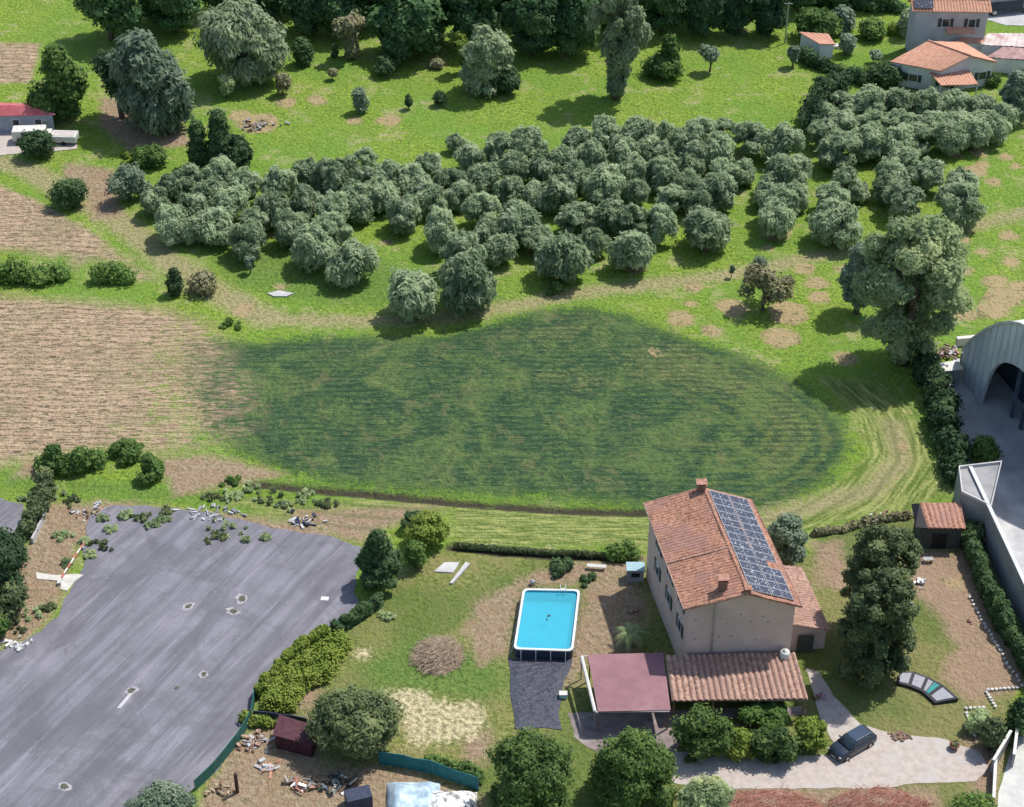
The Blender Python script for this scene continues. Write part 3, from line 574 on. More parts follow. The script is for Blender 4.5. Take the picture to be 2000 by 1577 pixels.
box_tree('shrub', 215, 330, 292, 330, 'dome', F_lime, 'low yellow-flowering shrub below the dark shrub at the grove corner', 23, 12, 0.3, 1500, 0.24, 'shrub', clear=0, tr=False)
# trees of the wood closing the meadow
WOOD = [(285, 400, -75, 82), (560, 668, -60, 82), (455, 580, -95, 70), (610, 740, -100, 85), (385, 470, -110, 40), (725, 872, -48, 135), (800, 900, -110, 96), (870, 985, -75, 112), (985, 1095, -38, 126), (1072, 1172, -42, 126), (1030, 1130, -120, 90), (1150, 1250, -110, 82), (1238, 1345, -75, 80), (1330, 1420, -55, 84), (1400, 1485, -75, 80), (1462, 1540, -48, 84), (1520, 1600, -90, 34), (1290, 1400, -140, 50), (920, 1040, -140, 70), (700, 800, -150, 60), (500, 620, -160, 40), (260, 380, -150, 60), (1600, 1700, -110, 22), (1680, 1760, -90, 24)]
WL = ['dark tree at the left end of the wood behind the big weeping tree', 'dark tree of the wood just left of the vase-shaped reddish tree', 'tall dark tree of the wood right behind the grey willow', 'tall tree of the wood behind the vase-shaped reddish tree', 'tree of the wood behind the top of the grey willow',
 'biggest dark tree of the wood, reaching out over the meadow', 'tree of the wood behind the biggest dark one', 'dark tree of the wood directly behind the pale irregular tree', 'greyish tree of the wood right of the pale irregular tree', 'upright shaded tree of the wood left of the tall poplar', 'tree of the wood top row between the irregular tree and the poplar', 'tree of the wood behind the tall poplar', 'dark tree of the wood right of the poplar top', 'dark tree of the wood behind the small meadow olive', 'dark bluish tree of the wood second from its right end', 'last dark tree of the wood beside the pale pole', 'tree top behind the pale pole at the upper edge']
for i, (a, b_, c, d) in enumerate(WOOD):
    k = i % 4
    box_tree('woodland_tree', a, b_, c, d, ('round', 'column', 'dome', 'column')[k], F_forest, WL[i] if i < len(WL) else 'dark tree top of the wood cut by the upper edge of the picture', 30 + k, 30, 0.19, 9000, 0.42, group='dark trees of the wood behind the meadow', share='wood%d' % k, clear=0.03, dk=1.0)
box_tree('vase_tree', 648, 726, 20, 126, 'vase', F_twig, 'vase-shaped tree with a reddish brown top on the upper meadow', 40, 18, 0.2, 4500, 0.32, droop=.5, clear=0.0)
box_tree('irregular_tree', 896, 1005, 42, 196, 'column', F_willow, 'tall pale green irregular tree in the middle of the upper meadow', 41, 26, 0.2, 8000, 0.34, droop=.6, elong=2, clear=0.0, dk=0.8)
box_tree('shrub', 882, 930, 55, 150, 'vase', F_lime, 'light green sapling leaning on the left side of the pale irregular tree', 42, 10, 0.22, 1800, 0.3, 'shrub', clear=0.1)
box_tree('shrub', 935, 1017, 120, 196, 'round', F_dark, 'dark bush at the foot of the pale irregular tree on the meadow', 43, 14, 0.24, 3500, 0.3, 'shrub', clear=0)
box_tree('poplar_tree', 1140, 1268, -70, 212, 'poplar', F_willow, 'tall pale grey-green poplar with a narrow foot and spreading top', 44, 60, 0.14, 13000, 0.30, droop=.7, elong=2.2, clear=0.0, dk=0.8)
box_tree('broadleaf_tree', 1262, 1346, 58, 160, 'irreg', F_green, 'leafy green tree right of the poplar, standing in the meadow', 45, 16, 0.22, 4500, 0.32, clear=0)
box_tree('small_tree', 1362, 1410, 86, 148, 'vase', F_grey, 'small grey tree with a dark single trunk on the upper right meadow', 46, 8, 0.3, 1400, 0.28, clear=0.35)
box_tree('shrub', 566, 618, 78, 135, 'cone', F_dark, 'dark conical bush right of the grey willow', 47, 10, 0.34, 2200, 0.3, 'shrub', clear=0)
box_tree('shrub', 645, 664, 86, 114, 'cone', F_dark, 'tiny dark conifer left of the vase-shaped tree', 48, 6, 0.4, 500, 0.24, 'shrub', clear=0)
box_tree('shrub', 638, 662, 132, 160, 'vase', F_twig, 'tiny brown bush with a thin stem below the vase-shaped tree', 49, 6, 0.36, 500, 0.2, 'shrub', clear=0.3)
box_tree('shrub', 690, 720, 168, 224, 'column', F_grey, 'small upright columnar bush in the middle of the left meadow', 50, 9, 0.4, 1400, 0.26, 'shrub', clear=0)
box_tree('shrub', 792, 805, 182, 215, 'column', F_dark, 'very thin dark sapling right of the columnar bush', 51, 6, 0.45, 400, 0.22, 'shrub', clear=0)
box_tree('shrub', 845, 872, 174, 210, 'round', F_dark, 'small dark bush left of the shadow of the pale irregular tree', 52, 7, 0.36, 700, 0.24, 'shrub', clear=0)
box_tree('shrub', 722, 786, 106, 154, 'round', F_dark, 'low dark spreading bush in front of the biggest dark woodland tree', 53, 10, 0.26, 1800, 0.28, 'shrub', clear=0)
box_tree('shrub', 836, 868, 112, 138, 'round', F_twig, 'small brownish bush at the right foot of the biggest woodland tree', 54, 6, 0.34, 500, 0.24, 'shrub', clear=0)
box_tree('shrub', 1532, 1566, 84, 136, 'vase', F_grey, 'spindly grey shrub at the left end of the dark garden hedge', 55, 8, 0.3, 1200, 0.26, 'shrub', clear=0.1)
box_tree('small_tree', 425, 462, 140, 196, 'vase', F_sage, 'small yellowish sapling at the left foot of the grey willow', 56, 6, 0.34, 700, 0.26, clear=0.1)
box_tree('small_tree', 535, 572, 138, 192, 'round', F_twig, 'brownish twiggy bush at the right foot of the grey willow', 57, 6, 0.34, 700, 0.26, clear=0.1)
# gardens of the houses, upper right
box_tree('broadleaf_tree', 1545, 1640, 12, 92, 'round', F_green, 'wide green tree behind the small tiled hut', 60, 18, 0.22, 4000, 0.34, clear=0.05)
box_tree('small_tree', 1610, 1666, 8, 70, 'column', F_grey, 'grey squared tree right of the wide green one behind the hut', 61, 12, 0.28, 2400, 0.32, clear=0)
box_tree('round_tree', 1674, 1736, 34, 84, 'round', F_green, 'round clipped tree on the lawn of the upper right garden', 62, 14, 0.26, 2600, 0.28, clear=0.02)
box_tree('shrub', 1634, 1668, 62, 112, 'column', F_grey, 'grey upright bush just right of the small tiled hut', 63, 9, 0.34, 1300, 0.28, 'shrub', clear=0)
box_tree('shrub', 1728, 1760, 44, 70, 'round', F_lime, 'light green bush beside the round clipped tree', 64, 7, 0.36, 700, 0.24, 'shrub', clear=0)
box_tree('small_tree', 1752, 1788, 12, 78, 'column', F_willow, 'pale narrow tree against the left wall of the upper house', 65, 9, 0.34, 1700, 0.28, clear=0)
box_tree('broadleaf_tree', 1690, 1765, 118, 176, 'round', F_dark, 'dark tree against the left wall of the orange-roofed bungalow', 66, 14, 0.26, 3000, 0.3, clear=0.02)
box_tree('small_tree', 1692, 1722, 96, 128, 'vase', F_grey, 'thin sparse sapling on the lawn above the bungalow', 67, 5, 0.3, 350, 0.24, clear=0.2)
box_tree('broadleaf_tree', 1948, 2025, 125, 242, 'round', F_grey, 'dark tree at the right edge of the picture beside the block of olives', 68, 20, 0.22, 5000, 0.36, clear=0)
box_tree('shrub', 1915, 1962, 140, 172, 'round', F_green, 'green bush in front of the bungalow porch', 69, 8, 0.3, 900, 0.26, 'shrub', clear=0)
box_tree('shrub', 1885, 1950, 88, 118, 'dome', F_green, 'green bush between the upper house and the bungalow roof', 70, 8, 0.3, 1000, 0.26, 'shrub', clear=0)
box_tree('broadleaf_tree', 1655, 1765, -30, 32, 'dome', F_forest, 'dark trees edge above the upper right lawn', 71, 14, 0.24, 2500, 0.4, clear=0)
def reed_bed(name, poly, hgt, mat_, label, seed):
    r = np.random.default_rng(seed); q = W2(poly); lo, hi = q.min(0), q.max(0); pts = r.uniform(lo, hi, (9000, 2)); sdv = sdist(pts[:, 0], pts[:, 1], poly); pts, sdv = pts[sdv > .15], sdv[sdv > .15]
    n = len(pts); nz = np.array([mnoise.noise(Vector((p[0] * .8, p[1] * .8, 1))) for p in pts]); hz = hgt * (0.75 + 0.5 * nz) * np.clip(sdv / .8 + .35, 0, 1)
    V = []; Fc = []
    c0 = Vector((float(q[0][0]), float(q[0][1]), 0))
    for i in range(n):
        p = Vector((pts[i][0], pts[i][1], 0)) - c0; h = hz[i] * r.uniform(.6, 1.1); a = r.uniform(0, 6.28); ln = Vector((math.cos(a), math.sin(a), 0)); b_ = Vector((-ln.y, ln.x, 0)) * .05; t = p + ln * .35 + Vector((0, 0, h))
        o = len(V); V += [p - b_, p + b_, p + ln * .12 + Vector((0, 0, h * .7)) + b_ * 2, t, p + ln * .12 + Vector((0, 0, h * .7)) - b_ * 2]; Fc.append((o, o + 1, o + 2, o + 3, o + 4))
        for k in range(3):
            z0 = h * r.uniform(.55, 1); a = r.uniform(0, 6.28); d = Vector((math.cos(a), math.sin(a), r.uniform(-.6, .3))) * .3; s2 = Vector((-d.y, d.x, 0)) * .25; m0 = p + ln * .2 + Vector((0, 0, z0)); o = len(V); V += [m0, m0 + d * .5 + s2, m0 + d, m0 + d * .5 - s2]; Fc.append((o, o + 1, o + 2, o + 3))
    me = bpy.data.meshes.new(name); me.from_pydata([tuple(v) for v in V], [], Fc); me.materials.append(mat_); o = link(bpy.data.objects.new(name, me)); o.location = c0; return tag(o, label, 'reeds')
def hedge(name, line, wid, hgt, mat_, label, seed, dens=60, leaf=0.22, wob=0.25, cat='hedge'):
    "long irregular hedge along a pixel polyline; one mesh"
    q = [P(x, y) for x, y in line]; L = sum((b - a).length for a, b in zip(q, q[1:])); r = np.random.default_rng(seed); nl = max(3, int(L / (wid * 0.42)))
    V = []; Qs = []; C = []; Ls = []
    for i in range(nl):
        s = L * (i + 0.5) / nl; 
        for a, b in zip(q, q[1:]):
            l = (b - a).length
            if s <= l: break
            s -= l
        p = a.lerp(b, min(1, s / l)); k = hgt * r.uniform(1 - wob, 1 + wob); rad = wid * 0.5 * r.uniform(.8, 1.2)
        for zz in np.arange(rad * .5, max(rad * .6, k - rad * .4), rad * .8):
            C.append((p.x - q[0].x + r.uniform(-.2, .2) * wid, p.y - q[0].y + r.uniform(-.2, .2) * wid, zz)); Ls.append(rad)
    C = np.array(C); Ls = np.array(Ls); n = int(dens * len(C)); k = r.integers(0, len(C), n)
    dv = r.normal(size=(n, 3)); dv /= np.linalg.norm(dv, axis=1)[:, None]; dv[:, 2] = np.abs(dv[:, 2]) * np.where(r.random(n) < .8, 1, -1)
    pos = C[k] + dv * (Ls[k] * r.uniform(.82, 1.2, n))[:, None]; pos[:, 2] = np.maximum(pos[:, 2], 0.03)
    nr = dv + r.normal(size=(n, 3)) * 0.5 + (0, 0, .3); nr /= np.linalg.norm(nr, axis=1)[:, None]
    t1 = np.cross(nr, r.normal(size=(n, 3))); t1 /= np.linalg.norm(t1, axis=1)[:, None]; t2 = np.cross(nr, t1); s = leaf * r.uniform(.6, 1.5, n)[:, None]
    V = np.stack([pos - t1 * s, pos + t2 * s * .6, pos + t1 * s, pos - t2 * s * .6], 1).reshape(-1, 3); Q = np.arange(4 * n).reshape(-1, 4)
    vs = [tuple(v) for v in V]; fs = [tuple(f) for f in Q]
    for c, l in zip(C, Ls):
        o = len(vs); vs += [tuple(v) for v in (ICO_V * l * .85 * (1 + r.uniform(-.12, .12, (12, 1))) + c)]; fs += [tuple(f + o) for f in ICO_F]
    me = bpy.data.meshes.new(name); me.from_pydata(vs, [], fs); me.materials.append(mat_)
    o = link(bpy.data.objects.new(name, me)); o.location = (q[0].x, q[0].y, 0); return tag(o, label, cat)
hedge('hedge', [(1560, 112), (1600, 135), (1650, 150), (1695, 168)], 1.8, 1.6, F_dark, 'long dark hedge running down from the tiled hut to the bungalow garden', 80)
hedge('hedge', [(1588, 270), (1580, 235), (1605, 205), (1650, 190)], 2.4, 3.6, F_dark, 'tall almost black hedge curving round the left end of the olive block', 81, 110)
hedge('hedge', [(-60, 540), (0, 545), (60, 548), (130, 548)], 2.6, 2.2, F_green, 'rounded green hedge at the left edge between the two ploughed fields', 82, 110)
hedge('hedge', [(186, 548), (225, 549), (254, 546)], 2.2, 1.9, F_green, 'short clipped hedge right of the longer one between the ploughed fields', 83, 110)
hedge('hedge', [(1560, 6), (1640, 14), (1760, 24)], 2.0, 2.0, F_forest, 'dark hedge along the far side of the upper right lawn', 84, 60)
# middle ground
box_tree('broadleaf_tree', 1640, 1885, 408, 742, 'bigt', F_sage, 'biggest broad tree, pale yellow-green on top and almost black below, right of the crop field', 90, 64, 0.14, 30000, 0.28, clear=0.03, dk=0.8, front=0.3, elong=1.8)
box_tree('broadleaf_tree', 1626, 1720, 465, 640, 'round', F_grey, 'darker grey-green tree grown into the left side of the biggest broad tree', 91, 20, 0.22, 8000, 0.3, clear=0.1, front=0.6)
box_tree('dead_shrub', 1424, 1555, 512, 630, 'round', F_twig, 'half dead brownish shrub with bare branches among the planting holes', 92, 16, 0.17, 2600, 0.26, 'shrub', clear=0.1, dk=.8, core=0.5)
box_tree('sapling', 1466, 1494, 496, 545, 'round', F_grey, 'small grey sapling behind the half dead shrub', 93, 6, 0.34, 500, 0.22, clear=0.3)
box_tree('sapling', 1420, 1436, 518, 545, 'vase', F_grey, 'tiny thin sapling left of the half dead shrub', 94, 4, 0.34, 120, 0.2, clear=0.3)
box_tree('sapling', 476, 502, 498, 540, 'vase', F_grey, 'small pale sapling standing alone in front of the grove near the track', 95, 6, 0.3, 500, 0.22, clear=0.2)
box_tree('shrub', 324, 364, 520, 582, 'cone', F_dark, 'dark pointed shrub beside the hollow between the track and the field', 96, 9, 0.36, 1600, 0.24, 'shrub', clear=0)
box_tree('shrub', 366, 436, 530, 584, 'dome', F_twig, 'brown brambly thicket over a dark hollow beside the dark pointed shrub', 97, 10, 0.28, 1300, 0.26, 'shrub', clear=0.05, core=.5)
for i, (a, b_, c, d, l) in enumerate([(70, 150, 862, 935, 'round green bush at the left end of the bush group above the asphalt lot'), (118, 205, 868, 940, 'dark green bush next to the leftmost one above the asphalt lot'), (208, 295, 852, 908, 'bush on the field margin, highest of the group above the asphalt lot'), (255, 330, 880, 950, 'lowest bush at the right end of the group above the asphalt lot'), (1058, 1110, 545, 580, 'small green bush at the foot of the front middle olive'), (430, 475, 930, 952, 'tiny bush on the bare margin above the asphalt lot'), (425, 475, 622, 645, 'low dark bush on the grass at the top left corner of the crop')]):
    box_tree('shrub', a, b_, c, d, 'irreg', F_green, l, 110 + i, 20, 0.2, 2200 if b_ - a > 60 else 700, 0.26, 'shrub', clear=0, tr=False)
rw = random.Random(9)
for i, (x, y, w) in enumerate([(415, 985, 40), (450, 978, 44), (490, 975, 56), (530, 985, 50), (562, 998, 40), (600, 985, 50), (640, 995, 44), (60, 985, 40), (100, 975, 60), (135, 990, 50), (200, 1020, 26), (245, 1015, 40), (275, 1020, 36), (215, 1040, 26), (312, 1030, 40), (325, 1005, 34), (300, 1035, 30), (440, 1050, 70), (425, 1062, 44), (480, 1060, 20), (520, 1055, 22), (200, 1078, 44), (178, 1090, 30), (165, 1062, 18), (95, 1195, 26), (130, 1105, 24), (60, 1210, 60), (30, 1235, 50), (120, 1055, 40), (760, 1215, 40), (1350, 1490, 26)]):
    box_tree('weed_clump', x - w * .65, x + w * .65, y - w * rw.uniform(.28, .5), y + 3, 'dome', F_sage if i % 3 else F_cyp, ['yellowish weed clump growing among the rubble on the edge of the asphalt lot', 'dark low weed patch growing on the edge of the asphalt lot'][i % 3 == 0] if i < 29 else ('low grey bush in the garden beside the green fence' if i == 29 else 'small shrub at the left foot of the hedge shrubs by the driveway'), 130 + i, 11, 0.2, 360, 0.2, 'weeds', 'weed clumps round the asphalt lot' if i < 29 else None, clear=0, tr=False, dk=.8, elong=2.4, core=.6)
# garden
box_tree('laurel_tree', 682, 803, 1025, 1172, 'cone', F_dark, 'dark dense evergreen at the right corner of the asphalt lot', 160, 40, 0.17, 13000, 0.24, clear=0.02)
box_tree('shrub', 785, 878, 995, 1085, 'round', F_lime, 'yellow-green climber-covered bush at the top left garden corner', 161, 14, 0.24, 3600, 0.22, 'shrub', clear=0.04)
box_tree('shrub', 780, 840, 1000, 1048, 'round', F_dark, 'almost black clump on top of the yellow-green climber bush', 162, 8, 0.3, 1500, 0.22, 'shrub', clear=0.3)
box_tree('shrub', 788, 832, 1050, 1118, 'column', F_green, 'narrow bush between the dark evergreen and the climber bush', 163, 9, 0.32, 1500, 0.2, 'shrub', clear=0)
box_tree('olive_tree', 604, 800, 1342, 1515, 'round', F_cyp, 'large round dark olive tree beside the cream straw patch', 164, 34, 0.18, 16000, 0.20, clear=0.06, elong=2)
box_tree('citrus_tree', 936, 1142, 1432, 1650, 'round', F_gard, 'large dark green garden tree at the bottom edge, left of its twin', 165, 34, 0.18, 16000, 0.22, clear=0.05)
box_tree('citrus_tree', 1138, 1322, 1420, 1610, 'dome', F_gard, 'pointed green garden tree in front of the maroon carport', 166, 34, 0.2, 16000, 0.22, clear=0.02)
box_tree('olive_tree', 1312, 1436, 1512, 1640, 'round', F_sage, 'small pale olive tree at the bottom edge beside the driveway', 167, 22, 0.2, 8000, 0.18, clear=0.03, elong=2)
box_tree('shrub', 1310, 1428, 1378, 1502, 'round', F_gard, 'bright green rounded shrub in front of the joint of the two shed roofs', 168, 18, 0.22, 7000, 0.2, 'shrub', clear=0)
box_tree('shrub', 1432, 1552, 1370, 1445, 'round', F_green, 'green shrub directly under the eave of the ribbed tile shed', 169, 16, 0.24, 5000, 0.2, 'shrub', clear=0)
box_tree('shrub', 1405, 1480, 1420, 1492, 'dome', F_lime, 'light green low shrub in the middle of the shrub bed', 170, 12, 0.26, 3000, 0.2, 'shrub', clear=0)
box_tree('shrub', 1462, 1562, 1418, 1508, 'round', F_gard, 'wide dark-based shrub on the edge of the driveway', 171, 16, 0.22, 5500, 0.2, 'shrub', clear=0)
box_tree('shrub', 1545, 1618, 1400, 1480, 'round', F_lime, 'green shrub next to the front bumper of the dark car', 172, 12, 0.26, 3200, 0.2, 'shrub', clear=0)
box_tree('cypress_tree', 1632, 1778, 1015, 1262, 'column', F_cyp, 'upper and taller of the two dark cypress-like trees right of the farmhouse', 173, 120, 0.125, 18000, 0.22, clear=0.02, dk=.8)
box_tree('cypress_tree', 1620, 1780, 1105, 1362, 'column', F_cyp, 'lower of the two dark cypress-like trees, in front of the farmhouse lean-to', 174, 120, 0.125, 18000, 0.22, clear=0.02, dk=.8)
box_tree('broadleaf_tree', 1488, 1578, 1000, 1125, 'round', F_grey, 'grey-green tree half hidden behind the right side of the farmhouse roof', 175, 18, 0.22, 6000, 0.24, clear=0.02)
box_tree('shrub', 1120, 1172, 1128, 1150, 'dome', F_dark, 'low round clipped bush at the top right corner of the pool', 176, 7, 0.34, 900, 0.16, 'shrub', clear=0, tr=False)
box_tree('shrub', 1062, 1132, 1098, 1138, 'irreg', F_dark, 'dark spiky bush behind the pool', 177, 9, 0.28, 1200, 0.2, 'shrub', clear=0, tr=False)
box_tree('shrub', 1880, 1935, 1385, 1440, 'round', F_sage, 'pale green bush inside the low stone-edged bed near the gate', 178, 9, 0.3, 1500, 0.2, 'shrub', clear=0, tr=False)
box_tree('shrub', 1905, 1960, 1395, 1478, 'round', F_cyp, 'dark bush beside the gate post at the right edge', 179, 10, 0.3, 1800, 0.22, 'shrub', clear=0)
box_tree('shrub', 1950, 2020, 1360, 1450, 'round', F_dark, 'dark shrub at the right edge above the gate wall', 180, 10, 0.3, 1800, 0.22, 'shrub', clear=0)
box_tree('shrub', 1886, 1950, 848, 915, 'round', F_green, 'green bush on top of the yard corner by the grey concrete wall', 181, 9, 0.3, 1300, 0.26, 'shrub', clear=0)
box_tree('shrub', 235, 405, 1528, 1640, 'dome', F_grey, 'grey-green bush at the bottom edge on the lower tip of the asphalt lot', 182, 16, 0.24, 5000, 0.22, 'shrub', clear=0)
box_tree('broadleaf_tree', -70, 78, 1030, 1200, 'round', F_dark, 'dark green tree at the left edge beside the asphalt lot', 183, 22, 0.22, 8000, 0.24, clear=0)
box_tree('shrub', -30, 68, 1128, 1225, 'dome', F_cyp, 'olive-brown bush below the dark tree at the left edge', 184, 14, 0.26, 3500, 0.22, 'shrub', clear=0)
box_tree('shrub', -30, 28, 1190, 1262, 'dome', F_green, 'green bush at the left edge lowest beside the asphalt lot', 185, 8, 0.3, 1600, 0.22, 'shrub', clear=0)
reed_bed('reed_bed', [(668, 1238), (690, 1262), (664, 1305), (645, 1335), (600, 1352), (575, 1395), (510, 1392), (514, 1366), (545, 1325), (600, 1275)], 1.6, F_lime, 'bright yellow-green reed bed inside the green netting fence', 186)
hedge('hedge', [(50, 1050), (70, 1020), (88, 985), (95, 950)], 1.5, 1.9, F_cyp, 'dark brown-green hedge behind the low wall between the two asphalt lots', 188, 120, 0.2)
hedge('hedge', [(1802, 712), (1822, 770), (1842, 840), (1862, 905), (1874, 950)], 2.6, 2.6, F_dark, 'dark unkempt hedge between the crop field and the concrete yard', 189, 150, 0.24)
hedge('hedge', [(1888, 1060), (1905, 1110), (1925, 1160), (1950, 1215), (1985, 1270), (2030, 1350)], 1.2, 2.1, F_dark, 'dark ivy hedge at the foot of the long grey wall', 190, 170, 0.24)
hedge('hedge', [(1880, 985), (1890, 1030), (1905, 1070)], 1.6, 1.8, F_cyp, 'brownish hedge right behind the small tiled garden hut', 191, 120, 0.2)
hedge('hedge', [(1590, 1045), (1640, 1038), (1700, 1020), (1775, 1010)], 0.6, 0.5, F_twig, 'low ragged brown hedge between the crop field and the garden right of the farmhouse', 192, 100, 0.2)
hedge('hedge', [(890, 1068), (980, 1075), (1080, 1082), (1170, 1086), (1245, 1090)], 0.35, 0.35, F_cyp, 'low dark hedge line along the back of the pool garden', 193, 90, 0.16)
hedge('hedge', [(1195, 1090), (1235, 1085)], 1.6, 1.2, F_green, 'short green hedge end against the farmhouse back corner', 194, 120, 0.2)
hedge('hedge', [(1900, 1577), (1895, 1620)], 3.2, 1.3, F_green, 'clipped bright hedge block at the bottom right below the driveway', 195, 600, 0.14)

hedge('creeper', [(742, 1182), (700, 1212), (655, 1240)], 0.7, 1.3, F_dark, 'dark creeper over the upper end of the green netting fence', 196, 110, 0.18, .3, 'creeper')
hedge('creeper', [(640, 1248), (598, 1274), (560, 1300), (532, 1334), (506, 1362)], 0.6, 1.5, F_lime, 'light green creeper spilling over the netting beside the reeds', 197, 110, 0.16, .3, 'creeper')
# ================================================================ BUILDINGS AND THINGS
def part(mb, name, material, root, **kw): return mb.obj(name, material, root, world=True, **kw)
M_tile = tile_mat('old_roof_tiles', (0.235, 0.115, 0.080), (0.500, 0.265, 0.180), (0.330, 0.190, 0.160))
M_tile2 = tile_mat('faded_tiles', (0.250, 0.150, 0.120), (0.500, 0.330, 0.255), (0.340, 0.210, 0.175))
M_tile3 = tile_mat('orange_tiles', (0.490, 0.245, 0.165), (0.600, 0.330, 0.230), (0.520, 0.280, 0.200), 1.6)
M_wall = mat('rendered_wall', (0.540, 0.395, 0.355), (0.640, 0.490, 0.450), 0.5, 0.9, 0.01, c3=(0.48, 0.38, 0.36), contrast=(.3, .7))
M_wallw = mat('white_wall', (0.55, 0.54, 0.58), (0.68, 0.67, 0.70), 0.5)
M_wallg = mat('cement_wall', (0.225, 0.225, 0.235), (0.34, 0.335, 0.34), 0.35, 0.9, 0.01, c3=(0.27, 0.29, 0.29))
M_maroon = mat('maroon_sheet', (0.225, 0.110, 0.128), (0.285, 0.148, 0.168), 0.5, 0.55, c3=(0.32, 0.19, 0.20))
M_black = mat('dark_gap', (0.012, 0.012, 0.014), (0.02, 0.02, 0.022), 2, 0.6)
M_wood = mat('weathered_wood', (0.16, 0.11, 0.075), (0.27, 0.20, 0.14), 4, 0.85)
M_white = mat('white_paint', (0.50, 0.49, 0.46), (0.64, 0.63, 0.60), 3, 0.6)
M_metal = mat('grey_metal', (0.38, 0.39, 0.40), (0.50, 0.51, 0.52), 3, 0.4, metal=0.6)
M_brick = mat('chimney_brick', (0.17, 0.09, 0.075), (0.27, 0.16, 0.13), 5, 0.9)
M_glass = mat('window_glass', (0.02, 0.03, 0.045), (0.03, 0.045, 0.06), 2, 0.12, spec=0.6)
M_shut = mat('dark_shutter', (0.045, 0.055, 0.05), (0.07, 0.08, 0.075), 5, 0.7)
M_solar_f = mat('alu_frame', (0.30, 0.31, 0.34), (0.40, 0.41, 0.44), 3, 0.4, metal=0.4)
def wave_roof(name, A, B, C, D, material, root, period=0.3, amp=0.05, thick=0.12, rows=10, sag=0.03, seed=0):
    "slope A-B at the eave, D-C at the ridge, channels running up the slope"
    A, B, C, D = map(Vector, (A, B, C, D)); L = (B - A).length; nu = int(L / period * 6); nrm = (B - A).cross(D - A).normalized()
    if nrm.z < 0: nrm = -nrm
    V = []; Fq = []
    for j in range(rows + 1):
        v = j / rows
        for i in range(nu + 1):
            u = i / nu; p = bil(A, B, C, D, u, v); ph = u * L / period * 2 * math.pi
            jit = mnoise.noise(Vector((p.x * 0.5, p.y * 0.5, seed + p.z * .2))) * sag * 2 + mnoise.noise(Vector((int(u * L / period) * 1.7, v * 9.0, seed))) * 0.03
            V.append(p + nrm * (amp * abs(math.sin(ph / 2)) * 1.6 + jit))
    for j in range(rows):
        for i in range(nu): a = j * (nu + 1) + i; Fq.append((a, a + 1, a + nu + 2, a + nu + 1))
    mb = MB().add(V, Fq); dn = nrm * -thick
    mb.hexa([A + dn, B + dn, C + dn, D + dn], [A + nrm * -.012, B + nrm * -.012, C + nrm * -.012, D + nrm * -.012])
    return part(mb, name, material, root)
def wbox(mb, A, B, z0, z1, t):
    "wall slab from A to B, thickness t to the left"
    A = Vector((A[0], A[1], 0)); B = Vector((B[0], B[1], 0)); n = Vector((-(B - A).y, (B - A).x, 0)).normalized() * t
    return mb.hexa([(A.x, A.y, z0), (B.x, B.y, z0), ((B + n).x, (B + n).y, z0), ((A + n).x, (A + n).y, z0)], [(A.x, A.y, z1), (B.x, B.y, z1), ((B + n).x, (B + n).y, z1), ((A + n).x, (A + n).y, z1)])
def window(root, A, B, s, zc, w, h, shutters=True, mat_s=None):
    "window on the outside of wall A->B (outside on the right of A->B), s metres from A"
    A = Vector((A[0], A[1], 0)); B = Vector((B[0], B[1], 0)); d = (B - A).normalized(); n = Vector((d.y, -d.x, 0)); c = A + d * s + n * 0.03; c.z = zc
    a = math.atan2(d.y, d.x)
    f = MB(); f.box(c + Vector((0, 0, h / 2)), (w + .12, .1, .09), a); f.box(c - Vector((0, 0, h / 2)), (w + .2, .16, .08), a)
    for q in (-1, 1): f.box(c + d * q * (w / 2 + .02), (.08, .1, h - .09), a)
    o = part(f, 'window', M_wallw, root); part(MB().box(c - n * .01, (w - .04, .04, h - .09), a), 'pane', M_glass, o)
    if shutters:
        for q in (-1, 1): part(MB().box(c + d * q * (w * .5 + .34) + n * .02, (.5, .05, h), a), 'shutter', mat_s or M_shut, o)
# ---------------- farmhouse
A = Vector((15.9, 123.9, 0)); B = Vector((25.3, 124.2, 0)); C = Vector((22.4, 138.3, 0)); D = Vector((13.1, 137.7, 0)); HE = 9.15; HR = 10.75
up = lambda p, z: Vector((p[0], p[1], z))
fh = empty('farmhouse', (19.3, 131, 0), 0, 'tall rendered farmhouse with a two-slope tile roof carrying solar panels', 'house')
w = MB(); mAB = (A + B) / 2; mDC = (D + C) / 2
w.hexa([A, B, C, D], [up(A, HE), up(B, HE), up(C, HE), up(D, HE)])
w.add([up(A, HE), up(B, HE), up(mAB, HR - .12)], [(0, 1, 2)]); w.add([up(C, HE), up(D, HE), up(mDC, HR - .12)], [(0, 1, 2)])
part(w, 'wall', M_wall, fh)
def ext(p, q, e): return p + (p - q).normalized() * e
oA, oB, oC, oD = Vector((15.35, 123.45, HE - .1)), Vector((25.75, 123.8, HE - .1)), Vector((22.75, 138.75, HE - .1)), Vector((12.6, 138.15, HE - .1))
rN = up((oA + oB) / 2, HR); rN = Vector((rN.x + .35, rN.y, HR)); rF = Vector(((oC.x + oD.x) / 2 + .45, (oC.y + oD.y) / 2, HR))
rl = wave_roof('roof', oA, oD, rF, rN, M_tile, fh, 0.36, 0.055, 0.14, 26, 0.05, 1)
rr = wave_roof('roof', oC, oB, rN, rF, M_tile, fh, 0.36, 0.055, 0.14, 26, 0.05, 2)
mb = MB(); 
for i in range(44):
    p = rN.lerp(rF, (i + .5) / 44); mb.tube([p + Vector((0, -.19, .03)), p + Vector((0, .17, .07))], [.12, .15], 7)
part(mb, 'ridge_tiles', M_tile, fh)
mb = MB()
